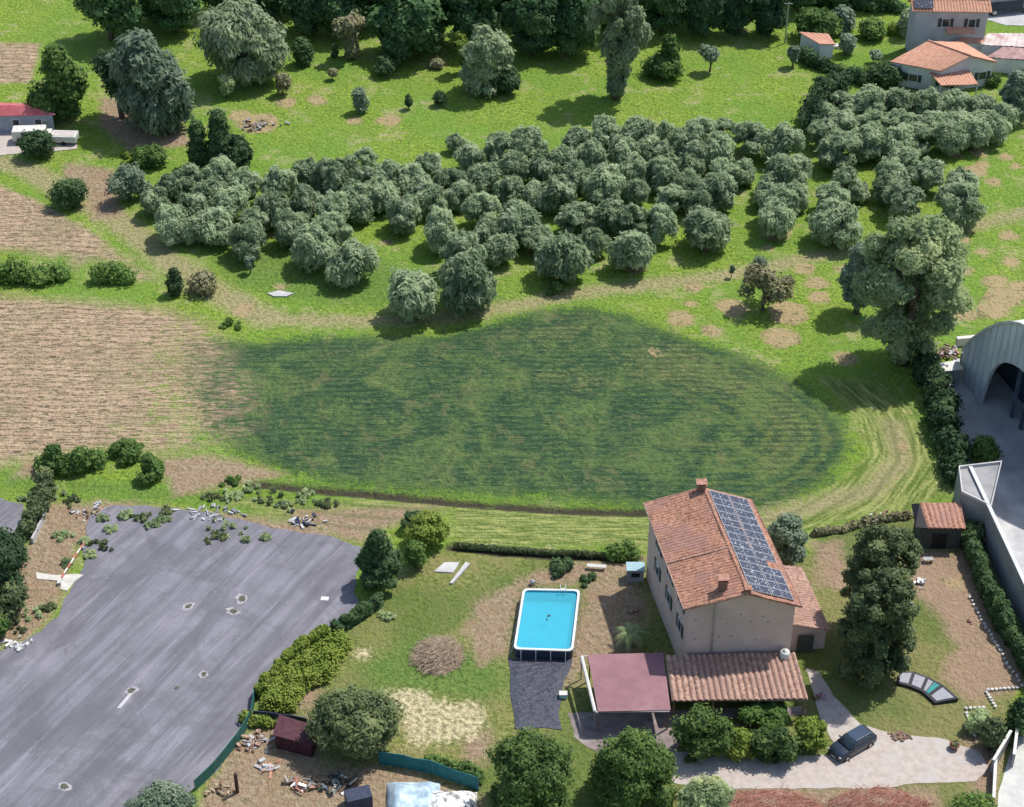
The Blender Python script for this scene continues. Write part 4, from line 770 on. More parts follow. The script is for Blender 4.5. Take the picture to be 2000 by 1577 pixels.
for i in range(20): p = (oA + Vector((0, 5.9, 0))).lerp(oA + Vector((0, 5.9, 0)), 0) if False else oA.lerp(oD, .41).lerp(rN.lerp(rF, .41), (i + .5) / 20); mb.tube([p + Vector((-.14, 0, .1)), p + Vector((.14, 0, .14))], .09, 6)
part(mb, 'tile_seam', M_tile2, fh)
mb = MB(); mb.tube([oA + Vector((-.08, -.02, -.02)), oD + Vector((-.08, 0, -.02))], .09, 6); part(mb, 'gutter', M_tile2, fh)
mb = MB(); mb.tube([oB + Vector((.08, -.02, -.02)), oC + Vector((.08, 0, -.02))], .09, 6); part(mb, 'gutter', M_brick, fh)
dp = A.lerp(B, .235); mb = MB(); mb.tube([(dp.x, dp.y - .1, 3.2), (dp.x, dp.y - .1, HE + .25)], .075, 8); part(mb, 'downpipe', M_metal, fh)
# solar array on the east slope
m, T, b = new_mat('solar_cells'); tc = T.n('ShaderNodeTexCoord').outputs['Object']
sx = T.n('ShaderNodeSeparateXYZ', i_0=tc); 
b.inputs['Roughness'].default_value = 0.25; b.inputs['Specular IOR Level'].default_value = 0.5
nz = T.noise(tc, 5.5, 2, .5); T.nt.links.new(T.mix(T.mapr(nz, .62, .68), (0.045, 0.048, 0.075), (0.50, 0.52, 0.56)), b.inputs['Base Color']); M_cell = m  # pale flecks are painted reflections and frame gaps on the dark cells
nrmR = (oB - oC).cross(rF - oC).normalized(); nrmR = nrmR if nrmR.z > 0 else -nrmR
def onR(u, v, lift): return bil(oB, oC, rF, rN, u, v) + nrmR * lift
for col_, (v0, v1) in enumerate(((0.535, 0.935), (0.115, 0.515))):
    for i in range(14):
        v0, v1 = ((0.535, 0.935), (0.115, 0.515))[col_]
        if col_ == 1 and i == 4: v0 = .33
        u0 = 0.035 + i * 0.0668; u1 = u0 + 0.0652; q = [onR(u0, v0, .16), onR(u1, v0, .16), onR(u1, v1, .16), onR(u0, v1, .16)]
        dz = nrmR * .05; f = MB().hexa([p - dz for p in q], [p for p in q]); pn = part(f, 'solar_panel', M_solar_f, fh)
        g = MB()
        for a_ in range(1):
            for b_ in range(2):
                u_ = lambda k: u0 + (u1 - u0) * (.05 + .46 * k); v_ = lambda k: v0 + (v1 - v0) * (.03 + .48 * k)
                qq = [onR(u_(a_), v_(b_), .163), onR(u_(a_) + (u1 - u0) * .88, v_(b_), .163), onR(u_(a_) + (u1 - u0) * .88, v_(b_) + (v1 - v0) * .455, .163), onR(u_(a_), v_(b_) + (v1 - v0) * .455, .163)]
                g.hexa(qq, [p + nrmR * .008 for p in qq])
        part(g, 'cells', M_cell, pn)
def chimney(loc, w_, h_, root, label=None):
    mb = MB(); x, y, z = loc; mb.box((x, y, z + h_ / 2), (w_, w_ * .8, h_), .05); c = part(mb, 'chimney', M_brick, root, bevel=.01)
    k = MB(); k.box((x, y, z + h_ + .06), (w_ + .24, w_ * .8 + .24, .08), .05)
    for q in (-1, 1): k.box((x + q * (w_ / 2 - .04), y, z + h_ + .2), (.08, w_ * .7, .2), .05)
    k.box((x, y, z + h_ + .34), (w_ + .3, w_ * .8 + .3, .07), .05); part(k, 'cap', M_tile, c); return c
pc = bil(oA, oD, rF, rN, .09, .66); chimney((pc.x, pc.y, pc.z - .3), .75, 1.35, fh)
chimney((rF.x - .25, rF.y - .35, HR - .5), .75, 1.1, fh); chimney((rN.x, rN.y + .35, HR - .35), .35, .45, fh)
for s in (2.4, 6.2, 10.2):
    window(fh, D, A, 13.95 - s, 7.3, .95, 1.35); window(fh, D, A, 13.95 - s, 4.3, .95, 1.5)
for s in (3.2, 9.8): window(fh, B, C, s, 7.3, .95, 1.35)
for s, z in ((6.7, 6.9), (2.9, 6.1)): pass
mb = MB(); 
for s, z in ((.55, 7.3), (2.75, 7.35), (.6, 5.0), (2.8, 5.2), (6.6, 7.6), (7.1, 6.9), (5.6, 7.0), (4.6, 7.9), (3.9, 5.2), (6.2, 4.7)):
    p = A.lerp(B, s / 9.4); mb.box((p.x, p.y - .012, z), (.22, .02, .16), .03)
part(mb, 'render_patches', M_wallg, fh)
tk = empty('water_tank', (24.7, 123.35, 3.1), 0, 'white water tank on the shed roof against the farmhouse corner', 'tank')
mb = MB(); mb.lathe([(.42, .0), (.46, .06), (.46, .8), (.40, .9), (.15, .95), (.14, 1.0)], 14, (24.7, 123.35, 3.1)); part(mb, 'vessel', M_white, tk, smooth=True)
mb = MB(); mb.lathe([(.14, 1.0), (.16, 1.02), (.16, 1.08), (.05, 1.1)], 10, (24.7, 123.35, 3.1)); part(mb, 'lid', M_metal, tk)
# lean-to on the east side
a1 = P(1556, 1228, 3.3); a2 = P(1622, 1230, 2.7); 
le = empty('lean_to', (26.5, 127, 0), 0, 'low lean-to with a rough pale tile roof on the right side of the farmhouse', 'lean-to')
q0 = Vector((25.05, a1.y, 3.9)); q1 = Vector((a2.x, a2.y, 2.7)); q2 = Vector((a2.x - 1.6, a2.y + 8.5, 2.7)); q3 = Vector((23.6, a1.y + 8.5, 3.9))
wave_roof('roof', q1, q2, q3, q0, M_tile2, le, .34, .06, .12, 14, .06, 4)
mb = MB(); i0, i1, i2, i3 = [Vector((p.x, p.y, 0)) for p in (q0 + Vector((.1, .3, 0)), q1 + Vector((-.3, .3, 0)), q2 + Vector((-.3, -.3, 0)), q3 + Vector((.1, -.3, 0)))]
mb.hexa([i0, i1, i2, i3], [up(i0, 3.68), up(i1, 2.6), up(i2, 2.6), up(i3, 3.68)]); part(mb, 'wall', M_wall, le)
mb = MB(); mb.box(((i0.x + i1.x) / 2 + .1, i0.y - .04, 1.05), (1.5, .08, 2.1)); part(mb, 'door', M_shut, le)
# ---------------- ribbed tile shed and maroon carport
sa, sb, sc_, sd_ = P(1312, 1370, 2.5), P(1578, 1366, 2.5), P(1552, 1276, 3.35), P(1300, 1282, 3.35)
ts = empty('tiled_shed', ((sa.x + sb.x) / 2, 121, 0), 0, 'low shed with a strongly ribbed faded tile roof in front of the farmhouse gable', 'shed')
wave_roof('roof', sa, sb, sc_, sd_, M_tile2, ts, .56, .13, .1, 12, .04, 6)
mb = MB(); 
for p in (sa, sa.lerp(sb, .33), sa.lerp(sb, .66), sb): mb.box((p.x + (.15 if p is sa else -.15), p.y + .3, 1.2), (.16, .16, 2.5))
for k_ in range(4):
    p = sa.lerp(sb, (0, .33, .66, 1)[k_]); part(MB().box((p.x + (.25 if k_ == 0 else -.25), p.y + .3, 1.18), (.16, .16, 2.36)), 'post', M_wood, ts)
mb = MB(); mb.box(((sa.x + sb.x) / 2, sa.y + .3, 2.33), ((sb.x - sa.x) - .3, .14, .14)); part(mb, 'beam', M_wood, ts)
mb = MB(); wbox(mb, (sd_.x + .2, sd_.y - .35), (sc_.x - .2, sc_.y - .35), 0, 3.0, .2); wbox(mb, (sd_.x + .2, sd_.y - 2.0), (sd_.x + .2, sd_.y - .37), 0, 2.7, -.2); part(mb, 'back_wall', M_wallg, ts)
ca, cb, cc, cd = P(1168, 1391, 2.6), P(1310, 1388, 2.6), P(1295, 1276, 3.1), P(1148, 1280, 3.1)
cpt = empty('carport', ((ca.x + cb.x) / 2, 120.5, 0), 0, 'carport with a flat maroon sheet roof between the pool and the ribbed shed', 'carport')
mb = MB(); n = 26
for i in range(n):
    f0, f1 = i / n, (i + .90) / n; zz = Vector((0, 0, .068))
    mb.hexa([ca.lerp(cb, f0), ca.lerp(cb, f1), cd.lerp(cc, f1), cd.lerp(cc, f0)], [p + zz for p in (ca.lerp(cb, f0), ca.lerp(cb, f1), cd.lerp(cc, f1), cd.lerp(cc, f0))])
mb.hexa([ca, cb, cc, cd], [p + Vector((0, 0, .055)) for p in (ca, cb, cc, cd)]); part(mb, 'roof', M_maroon, cpt)
for k_, p in enumerate((ca, cb, cc, cd)): part(MB().box((p.x + (.2 if k_ in (0, 3) else -.2), p.y + (.2 if k_ < 2 else -.2), 1.28 if k_ < 2 else 1.5), (.12, .12, 2.56 if k_ < 2 else 3.0)), 'post', M_wood, cpt)
mb = MB(); mb.box(((ca.x + cb.x) / 2, ca.y + .1, 2.52), (cb.x - ca.x - .2, .1, .14)); part(mb, 'fascia', M_wallg, cpt)
wl = empty('awning', (6.6, 120.5, 0), 0, 'white rolled awning frame along the left edge of the maroon carport', 'awning')
e0, e1 = P(1136, 1283, 2.9), P(1162, 1390, 2.5)
mb = MB(); mb.tube([e0, e1], .17, 8); part(mb, 'roller', M_white, wl)
mb = MB(); mb.tube([e0, cd + Vector((0, 0, -.1))], .07, 6); mb.tube([e1, ca + Vector((0, 0, -.1))], .1, 6); part(mb, 'arms', M_white, wl)
for e_ in (e0, e1): part(MB().box((e_.x, e_.y, e_.z / 2 - .08), (.1, .1, e_.z - .16)), 'post', M_wallg, wl)
# ---------------- pool
pl = [P(1003, 1268, 1.2), P(1119, 1272, 1.2), P(1133, 1152, 1.2), P(1022, 1150, 1.2)]; po = empty('pool', (3.2, 130.5, 0), 0, 'rectangular above-ground pool with turquoise water and a white rim', 'pool')
def rr_poly(q, inset, rad, n=5):
    out = []; c = sum(q, Vector()) / 4
    for i in range(4):
        p, a_, b_ = q[i], q[i - 1], q[(i + 1) % 4]; da, db = (a_ - p).normalized(), (b_ - p).normalized(); p = p + (da + db) * inset
        s, e = p + da * rad, p + db * rad
        for k in range(n + 1): t = k / n; out.append(s * (1 - t) ** 2 + p * 2 * t * (1 - t) + e * t ** 2)
    return out
M_rim = mat('pool_rim', (0.56, 0.58, 0.58), (0.66, 0.68, 0.68), 3, .4); M_side = mat('pool_side', (0.03, 0.04, 0.07), (0.05, 0.06, 0.1), 2, .5)
M_liner = mat('pool_liner', (0.050, 0.37, 0.52), (0.095, 0.52, 0.66), 0.9, .4, contrast=(.3, .7))
o_, i_ = rr_poly(pl, -.02, .55), rr_poly(pl, .20, .5); n = len(o_)
mb = MB(); mb.add([p + Vector((0, 0, .03)) for p in o_] + [p + Vector((0, 0, .03)) for p in i_] + [p - Vector((0, 0, .1)) for p in o_] + [p - Vector((0, 0, .1)) for p in i_],
    [(k, (k + 1) % n, n + (k + 1) % n, n + k) for k in range(n)] + [(2 * n + k, 2 * n + (k + 1) % n, (k + 1) % n, k) for k in range(n)] + [(n + k, n + (k + 1) % n, 3 * n + (k + 1) % n, 3 * n + k) for k in range(n)])
part(mb, 'rim', M_rim, po)
os_ = rr_poly(pl, .04, .5)
mb = MB(); mb.add([Vector((p.x, p.y, 0)) for p in os_] + [p - Vector((0, 0, .08)) for p in os_], [(k, (k + 1) % n, n + (k + 1) % n, n + k) for k in range(n)]); part(mb, 'side_wall', M_side, po)
ins = rr_poly(pl, .2, .5)
mb = MB(); mb.add([Vector((p.x, p.y, .06)) for p in ins] + [p - Vector((0, 0, .07)) for p in ins], [(n + k, n + (k + 1) % n, (k + 1) % n, k) for k in range(n)] + [tuple(range(n))]); part(mb, 'liner', M_liner, po)
m, T, b = new_mat('pool_water'); b.inputs['Base Color'].default_value = (0.09, 0.50, 0.64, 1); b.inputs['Roughness'].default_value = .06; b.inputs['IOR'].default_value = 1.33
tb = T.n('ShaderNodeBsdfTransparent', i_0=(0.55, 0.93, 0.97, 1)); mx = T.n('ShaderNodeMixShader', i_0=0.55); T.nt.links.new(tb.outputs[0], mx.inputs[1]); T.nt.links.new(b.outputs[0], mx.inputs[2]); T.nt.links.new(mx.outputs[0], T.nt.nodes['Material Output'].inputs[0])
bp = T.n('ShaderNodeBump', i_Strength=.5, i_Distance=.05); T.nt.links.new(T.noise(T.n('ShaderNodeTexCoord').outputs['Object'], 3, 2), bp.inputs['Height']); T.nt.links.new(bp.outputs[0], b.inputs['Normal'])
wi = rr_poly(pl, .205, .5)
part(MB().add([p - Vector((0, 0, .2)) for p in wi], [tuple(range(n))]), 'water', m, po)
cq = sum(pl, Vector()) / 4
for s_, e_ in ((0, 3), (1, 2)):
    for k in range(7):
        p = pl[s_].lerp(pl[e_], (k + .5) / 7); dr = Vector((-1 if s_ == 0 else 1, 0, 0)); mb = MB(); mb.tube([Vector((p.x, p.y, 1.12)) + dr * .06, Vector((p.x, p.y, 0)) + dr * .38], .035, 6); part(mb, 'leg', M_rim, po)
for k in range(4):
    p = pl[0].lerp(pl[1], (k + .5) / 4); mb = MB(); mb.tube([Vector((p.x, p.y - .06, 1.12)), Vector((p.x, p.y - .38, 0))], .035, 6); part(mb, 'leg', M_rim, po)
tag(part(MB().box(P(1072, 1203, 1.03), (.28, .2, .05), .5).box(P(1068, 1210, 1.03), (.1, .3, .03), .2), 'pool_cleaner', M_side, None), 'small dark float drifting in the middle of the pool water', 'float')
ld = MB()
for s_ in (-1, 1):
    ld.tube([Vector((4.9 + s_ * .25, pl[2].y - .45, .3)), Vector((4.9 + s_ * .25, pl[2].y - .42, 1.75)), Vector((4.9 + s_ * .25, pl[2].y + .1, 1.75)), Vector((4.9 + s_ * .25, pl[2].y + .55, 0))], .03, 6)
for z_ in (.4, .75, 1.1): ld.box((4.9, pl[2].y + .52 - z_ * .25, z_), (.5, .1, .04))
part(ld, 'ladder', M_rim, po)
# pump
pp = empty('pool_pump', P(1040, 1142), 0, 'grey filter pump on the ground at the far left corner of the pool', 'pump'); q = P(1040, 1142)
mb = MB(); mb.lathe([(.24, 0), (.26, .1), (.26, .45), (.16, .55), (.1, .6)], 12, q); part(mb, 'body', M_metal, pp); part(MB().tube([q + Vector((.2, 0, .3)), q + Vector((.5, -.2, .25)), q + Vector((.6, -.5, .5))], .04, 6), 'hose', M_side, pp)
# black solar mats on the ground beside the pool
M_mat = mat('black_pool_cover', (0.022, 0.024, 0.042), (0.075, 0.080, 0.115), 2.5, .45, .05, stretch=(1.2, 4, 1), spec=.5, contrast=(.42, .68))
tq = [P(992, 1287), P(1118, 1285), P(1105, 1345), P(1090, 1350), P(1096, 1424), P(1005, 1420), P(996, 1350)]
g = MB(); NU, NV = 46, 60; vs = []; x0, x1, y0, y1 = 992, 1118, 1286, 1424
for j in range(NV + 1):
    for i in range(NU + 1):
        u, v = i / NU, j / NV; xl = 992 + 13 * v + 2 * math.sin(v * 9); xr = 1118 - 24 * min(1, v * 1.8) + 2.5 * math.sin(v * 14)
        p = P(xl + (xr - xl) * u, y0 + (y1 - y0) * v + 2 * math.sin(u * 8)); e = min(u, 1 - u, v, 1 - v) * 8
        p.z = .06 + min(1, e) * (.09 + .09 * mnoise.noise(Vector((p.x * 1.2, p.y * 3.4, 3))) + .05 * mnoise.noise(Vector((p.x * 4, p.y * 9, 7)))); vs.append(p)
g.add(vs, [(j * (NU + 1) + i, (j + 1) * (NU + 1) + i, (j + 1) * (NU + 1) + i + 1, j * (NU + 1) + i + 1) for j in range(NV) for i in range(NU)])
tag(g.obj('pool_cover', M_mat), 'crumpled black pool cover spread on the grass below the pool', 'cover')
# ---------------- small things in the garden
def slab(name, poly, z, material, label, cat):
    q = [P(x, y) for x, y in poly]; a = sum(q[i].x * q[(i + 1) % len(q)].y - q[(i + 1) % len(q)].x * q[i].y for i in range(len(q)))
    if a < 0: q.reverse()
    return tag(MB().prism([(p.x, p.y) for p in q], 0.0, z).obj(name, material), label, cat)
slab('concrete_slab', [(848, 1118), (868, 1100), (898, 1100), (885, 1120)], .12, M_conc, 'grey concrete slab on the grass near the climber bush', 'slab')
slab('stone_kerb', [(878, 1142), (884, 1142), (918, 1104), (910, 1100)], .2, M_conc, 'pale stone strip at an angle beside the concrete slab', 'kerb')
def bench(name, x, y, L, wd, hh, rz, material, label, cat):
    p = P(x, y); r_ = empty(name, p, rz, label, cat); part_l = []
    t = MB()
    for k in range(4): t.box((0, -wd / 2 + wd * (k + .5) / 4, hh), (L, wd / 4 - .02, .04))
    t.obj('seat', material, r_)
    for s in (-1, 1): MB().box((s * L * .4, 0, hh / 2 - .01), (.08, wd * .9, hh - .02)).obj('leg', material, r_)
    return r_
bench('garden_bench', 1165, 1112, 1.9, .45, .45, R(-6), M_white, 'white bench behind the pool near the back hedge', 'bench')
bench('garden_bench', 1783, 1193, 1.5, .55, .42, R(105), M_white, 'white bench beside the cypress trees on the right lawn', 'bench')
bench('garden_table', 1812, 1098, 1.0, .5, .45, R(0), M_metal, 'small grey table on the brown earth in front of the tiled garden hut', 'table')
def junk(name, x, y, r_, n_, mats, label, cat, seed, hh=.5, long=1.0):
    rs = random.Random(seed); p = P(x, y); root = empty(name, p, 0, label, cat)
    for mi, mt_ in enumerate(mats):
        for k in range(n_): mb = MB(); mb.box((rs.gauss(0, r_ * .45), rs.gauss(0, r_ * .3), abs(rs.gauss(0, hh * .4)) + .06), (rs.uniform(.15, .6) * long, rs.uniform(.08, .3), rs.uniform(.05, .25)), rs.uniform(0, 3.1), rs.uniform(-.5, .5), rs.uniform(-.4, .4)); mb.obj('piece', mt_, root)
    return root
junk('scrap_pile', 1797, 1138, .9, 7, [M_metal, M_white], 'small heap of grey and white scrap on the earth beside the cypress trees', 'pile', 3, .3)
junk('rubble_pile', 1754, 1440, 1.0, 18, [M_brick, M_wood], 'scatter of dark bricks on the driveway edge right of the car', 'pile', 4, .15, .7)
junk('rubble_pile', 1600, 1365, .5, 8, [M_brick, mat('pink_plastic', (.45, .2, .35), (.55, .3, .45))], 'small clutter with pink and dark red toys beside the end of the ribbed shed', 'pile', 5, .5, .6)
junk('rubble_pile', 1845, 690, 1.8, 22, [M_wood, M_tile2, M_conc], 'brown heap of rubble and boards at the foot of the biggest tree', 'pile', 6, .8, 1.6)
junk('rubble_pile', 225, 372, 1.3, 12, [M_brick, M_conc], 'small heap of pinkish rubble between the round dark tree and the grove', 'pile', 7, .5, 1)
junk('rubble_pile', 30, 1262, 1.4, 12, [M_conc, M_white], 'pale broken concrete on the lower left edge of the asphalt lot', 'pile', 8, .2, 1.3)
junk('rubble_pile', 180, 1002, 1.9, 16, [M_conc, M_wood], 'grey broken kerb pieces at the top left corner of the asphalt lot', 'pile', 9, .2, 1.3)
junk('rubble_pile', 415, 1003, 3.6, 16, [M_conc, M_wallg], 'long line of pale kerb debris at the top of the asphalt lot', 'pile', 10, .12, 1.6)
junk('rubble_pile', 590, 1020, 1.6, 12, [M_conc, M_side], 'grey and dark debris near the top right corner of the asphalt lot', 'pile', 11, .3, 1.6)
junk('rubble_pile', 1236, 1195, .6, 6, [M_wood, M_tile2], 'small pile of boards in the shade left of the farmhouse', 'pile', 12, .3, 1)
junk('rubble_pile', 55, 268, 1.6, 14, [M_white, M_wood], 'white and brown clutter in front of the red-roofed shack', 'pile', 14, .7, 1.4)
junk('rubble_pile', 500, 245, 2.6, 18, [M_wood, M_wallg], 'dark line of cut logs on the meadow right of the three conifers', 'pile', 15, .3, 1.6)
junk('rubble_pile', 1720, 1010, 1.6, 8, [M_brick, M_white], 'reddish rubble behind the top of the taller cypress tree', 'pile', 16, .3, .8)
# flower pot
pt = empty('plant_pot', P(1863, 1462), 0, 'reddish plant pot standing alone on the right end of the driveway', 'pot')
MB().lathe([(.28, 0), (.42, .45), (.48, .47), (.48, .55), (.40, .55), (.38, .48), (.0, .47)], 14).obj('pot', mat('terracotta', (.22, .10, .075), (.30, .15, .11)), pt, smooth=False)
me = crown('pot_plant', 300, 'round', .8, .8, .45, 5, .3, 160, .14, F_twig); c = link(bpy.data.objects.new('plant', me), pt); c.location.z = .45
# brushwood heap
def heap(name, x, y, rx, ry, hh, n_, mt_, mt2, label, seed, long=1.8):
    rs = random.Random(seed); root = empty(name, P(x, y), 0, label, 'heap'); k = 24; core = MB(); vs = [(0, 0, hh * .85)]; fs = []
    for j in range(1, 7):
        for i in range(k):
            a = 6.283 * i / k; q = j / 6; e = 1 + .15 * mnoise.noise(Vector((math.cos(a) * 1.5, math.sin(a) * 1.5, seed))); vs.append((math.cos(a) * rx * q * e, math.sin(a) * ry * q * e, hh * .85 * math.cos(q * 1.57) + rs.uniform(-.06, .06) - (.05 if j == 6 else 0)))
    fs = [(0, 1 + i, 1 + (i + 1) % k) for i in range(k)] + [(1 + (j - 1) * k + i, 1 + j * k + i, 1 + j * k + (i + 1) % k, 1 + (j - 1) * k + (i + 1) % k) for j in range(1, 6) for i in range(k)]
    core.add(vs, fs).obj('mound', mt_, root); st = MB()
    for i in range(n_):
        a = rs.uniform(0, 6.283); q = math.sqrt(rs.random()); z = hh * math.cos(q * 1.45); d = rs.uniform(.4, 1) * long; b_ = rs.gauss(.3, .6)
        c_ = Vector((math.cos(a) * rx * q, math.sin(a) * ry * q, z + .03)); dv = Vector((math.cos(b_), math.sin(b_), rs.uniform(-.25, .25))) * d / 2; r0 = rs.uniform(.012, .035)
        st.tube([c_ - dv, c_ + dv], [r0, r0 * .6], 4, False)
    st.obj('branches', mt2, root); return root
M_br1 = mat('brush_brown', (.20, .145, .10), (.36, .27, .19), 3, .95, .08); M_br2 = mat('cut_branches', (.33, .25, .18), (.50, .40, .29), 2, .9)
M_rd1 = mat('red_bark', (.17, .07, .05), (.33, .16, .12), 2.5, .95, .1, c3=(.36, .28, .22)); M_rd2 = mat('red_sticks', (.30, .13, .09), (.46, .26, .20), 1.2, .9)
heap('brushwood_heap', 856, 1282, 2.35, 2.4, .9, 620, M_br1, M_br2, 'oval heap of pale brown brushwood on the lawn left of the pool', 21)
heap('branch_heap', 1500, 1600, 5.6, 3.2, 1.0, 700, M_rd1, M_rd2, 'left heap of reddish cut branches along the bottom edge below the driveway', 22)
heap('branch_heap', 1720, 1600, 4.8, 3.4, 1.1, 700, M_rd1, M_rd2, 'right heap of reddish cut branches along the bottom edge below the driveway', 23)
# curved cold frame
cf = empty('cold_frame', P(1812, 1342), 0, 'curved black-framed row of grey panels with one teal panel, lying on the right lawn', 'planter')
tp = [(1757, 1334), (1762, 1310), (1790, 1345), (1798, 1315), (1815, 1363), (1836, 1330), (1824, 1372), (1870, 1362)]
outer = [(1757, 1312), (1785, 1312), (1812, 1322), (1842, 1338), (1872, 1364)]; inner = [(1752, 1334), (1776, 1340), (1800, 1350), (1812, 1360), (1826, 1373)]
M_gp = mat('grey_panel', (.26, .26, .30), (.33, .33, .37), 2, .5); M_tl = mat('teal_panel', (.02, .20, .20), (.03, .27, .26), 2, .5); M_fr = mat('black_frame', (.02, .02, .028), (.035, .035, .045), 3, .5)
for k in range(4):
    io, ii = [P(*outer[k], .45), P(*outer[k + 1], .45)], [P(*inner[k], .3), P(*inner[k + 1], .3)]
    q = [ii[0], ii[1], io[1], io[0]]; mb = MB(); mb.hexa([Vector((p.x, p.y, 0)) for p in q], q); part(mb, 'frame', M_fr, cf)
    c = sum(q, Vector()) / 4; up_ = (q[1] - q[0]).cross(q[3] - q[0]).normalized(); parts = ((.13, .90),) if k != 2 else ((.1, .5),)
    s_ = [c + (p - c) * .74 for p in q]
    if k == 2:
        h1 = [s_[0], s_[0].lerp(s_[1], .42), s_[3].lerp(s_[2], .42), s_[3]]; h2 = [s_[0].lerp(s_[1], .52), s_[1], s_[2], s_[3].lerp(s_[2], .52)]
        part(MB().hexa(h1, [p + up_ * .04 for p in h1]), 'panel', M_gp, cf); t_ = part(MB().hexa(h2, [p + up_ * .04 for p in h2]), 'panel', M_tl, cf); t_['label'] = 'teal panel'
    else: part(MB().hexa(s_, [p + up_ * .04 for p in s_]), 'panel', M_gp, cf)
# palm
def palm(x, y, hh, n_, L, label, seed):
    rs = random.Random(seed); root = empty('palm', P(x, y), 0, label, 'palm'); MB().tube([(0, 0, -.1), (.05, 0, hh * .5), (0, .05, hh)], [.22, .17, .16], 8).obj('trunk', M_bark, root)
    fr = MB()
    for i in range(n_):
        a = 6.283 * i / n_ * 1.618 * 3; el = rs.uniform(-.1, 1.1); pts = []; 
        for k in range(7): t = k / 6; pts.append(Vector((math.cos(a) * L * t * math.cos(el * (1 - t)), math.sin(a) * L * t * math.cos(el * (1 - t)), hh + L * (math.sin(el) * t - .75 * t * t))))
        sd2 = Vector((-math.sin(a), math.cos(a), 0))
        for k in range(6):
            for s in (-1, 1):
                for h_ in (0, .5):
                    p = pts[k].lerp(pts[k + 1], h_); d = (pts[k + 1] - pts[k]).normalized(); wv = .42 * math.sin(math.pi * min(1, (k + h_ + .8) / 6.6)); e = p + sd2 * s * wv + d * .25 - Vector((0, 0, .12))
                    fr.add([p, p + d * .13, e], [(0, 1, 2)])
    fr.obj('fronds', F_sage, root)
palm(1232, 1262, 1.6, 34, 1.7, 'small bushy palm between the pool and the farmhouse', 4)
# barbecue block and barrel in the shade left of the house
bq = empty('masonry_barbecue', P(1240, 1130), 0, 'dark boxy outdoor oven with a pale blue top against the shaded farmhouse wall', 'oven')
MB().box((0, 0, .75), (1.6, 1.1, 1.5)).obj('body', M_wallg, bq, bevel=.02); MB().box((0, 0, 1.54), (1.8, 1.3, .08)).obj('top', mat('blue_sheet', (.25, .38, .42), (.32, .46, .5)), bq); MB().box((0, -.56, .9), (.8, .04, .5)).obj('opening', M_black, bq)
wt = empty('bin', P(1100, 1362), 0, 'small pale blue bin beside the carport awning', 'bin'); MB().prism([(-.35, -.25), (.35, -.25), (.35, .25), (-.35, .25)], 0, .5).obj('body', mat('pale_blue', (.35, .6, .65), (.45, .68, .72)), wt, bevel=.04); MB().box((0, 0, .53), (.76, .56, .05)).obj('lid', M_white, wt, bevel=.01)
# ---------------- garden hut
ht = empty('garden_hut', P(1838, 1050), 0, 'small dark open hut with a reddish ribbed tile roof in the top right garden corner', 'hut')
k1, k2, k3, k4 = P(1812, 1032, 2.9), P(1886, 1033, 2.9), P(1876, 983, 3.4), P(1796, 983, 3.4)
wave_roof('roof', k1, k2, k3, k4, M_tile, ht, .5, .08, .08, 8, .03, 9)
k0 = P(1782, 990, 2.9); mb = MB(); mb.hexa([Vector((p.x, p.y, 2.75)) for p in (P(1788, 1030, 2.75), k1, k4, P(1780, 985, 2.75))], [P(1788, 1030, 2.85), k1, k4, P(1780, 985, 2.85)]); part(mb, 'side_roof', M_black, ht)
mb = MB(); q = [k1 + Vector((-.6, .3, 0)), k2 + Vector((-.25, .3, 0)), k3 + Vector((-.25, -.3, 0)), k4 + Vector((-.3, -.3, 0))]; mb.hexa([Vector((p.x, p.y, 0)) for p in q], [Vector((p.x, p.y, 2.72)) for p in q]); part(mb, 'wall', M_shut, ht)
mb = MB(); mb.box(((q[0].x + q[1].x) / 2, q[0].y - .03, 1.0), (1.5, .06, 2.0)); part(mb, 'door', M_black, ht)
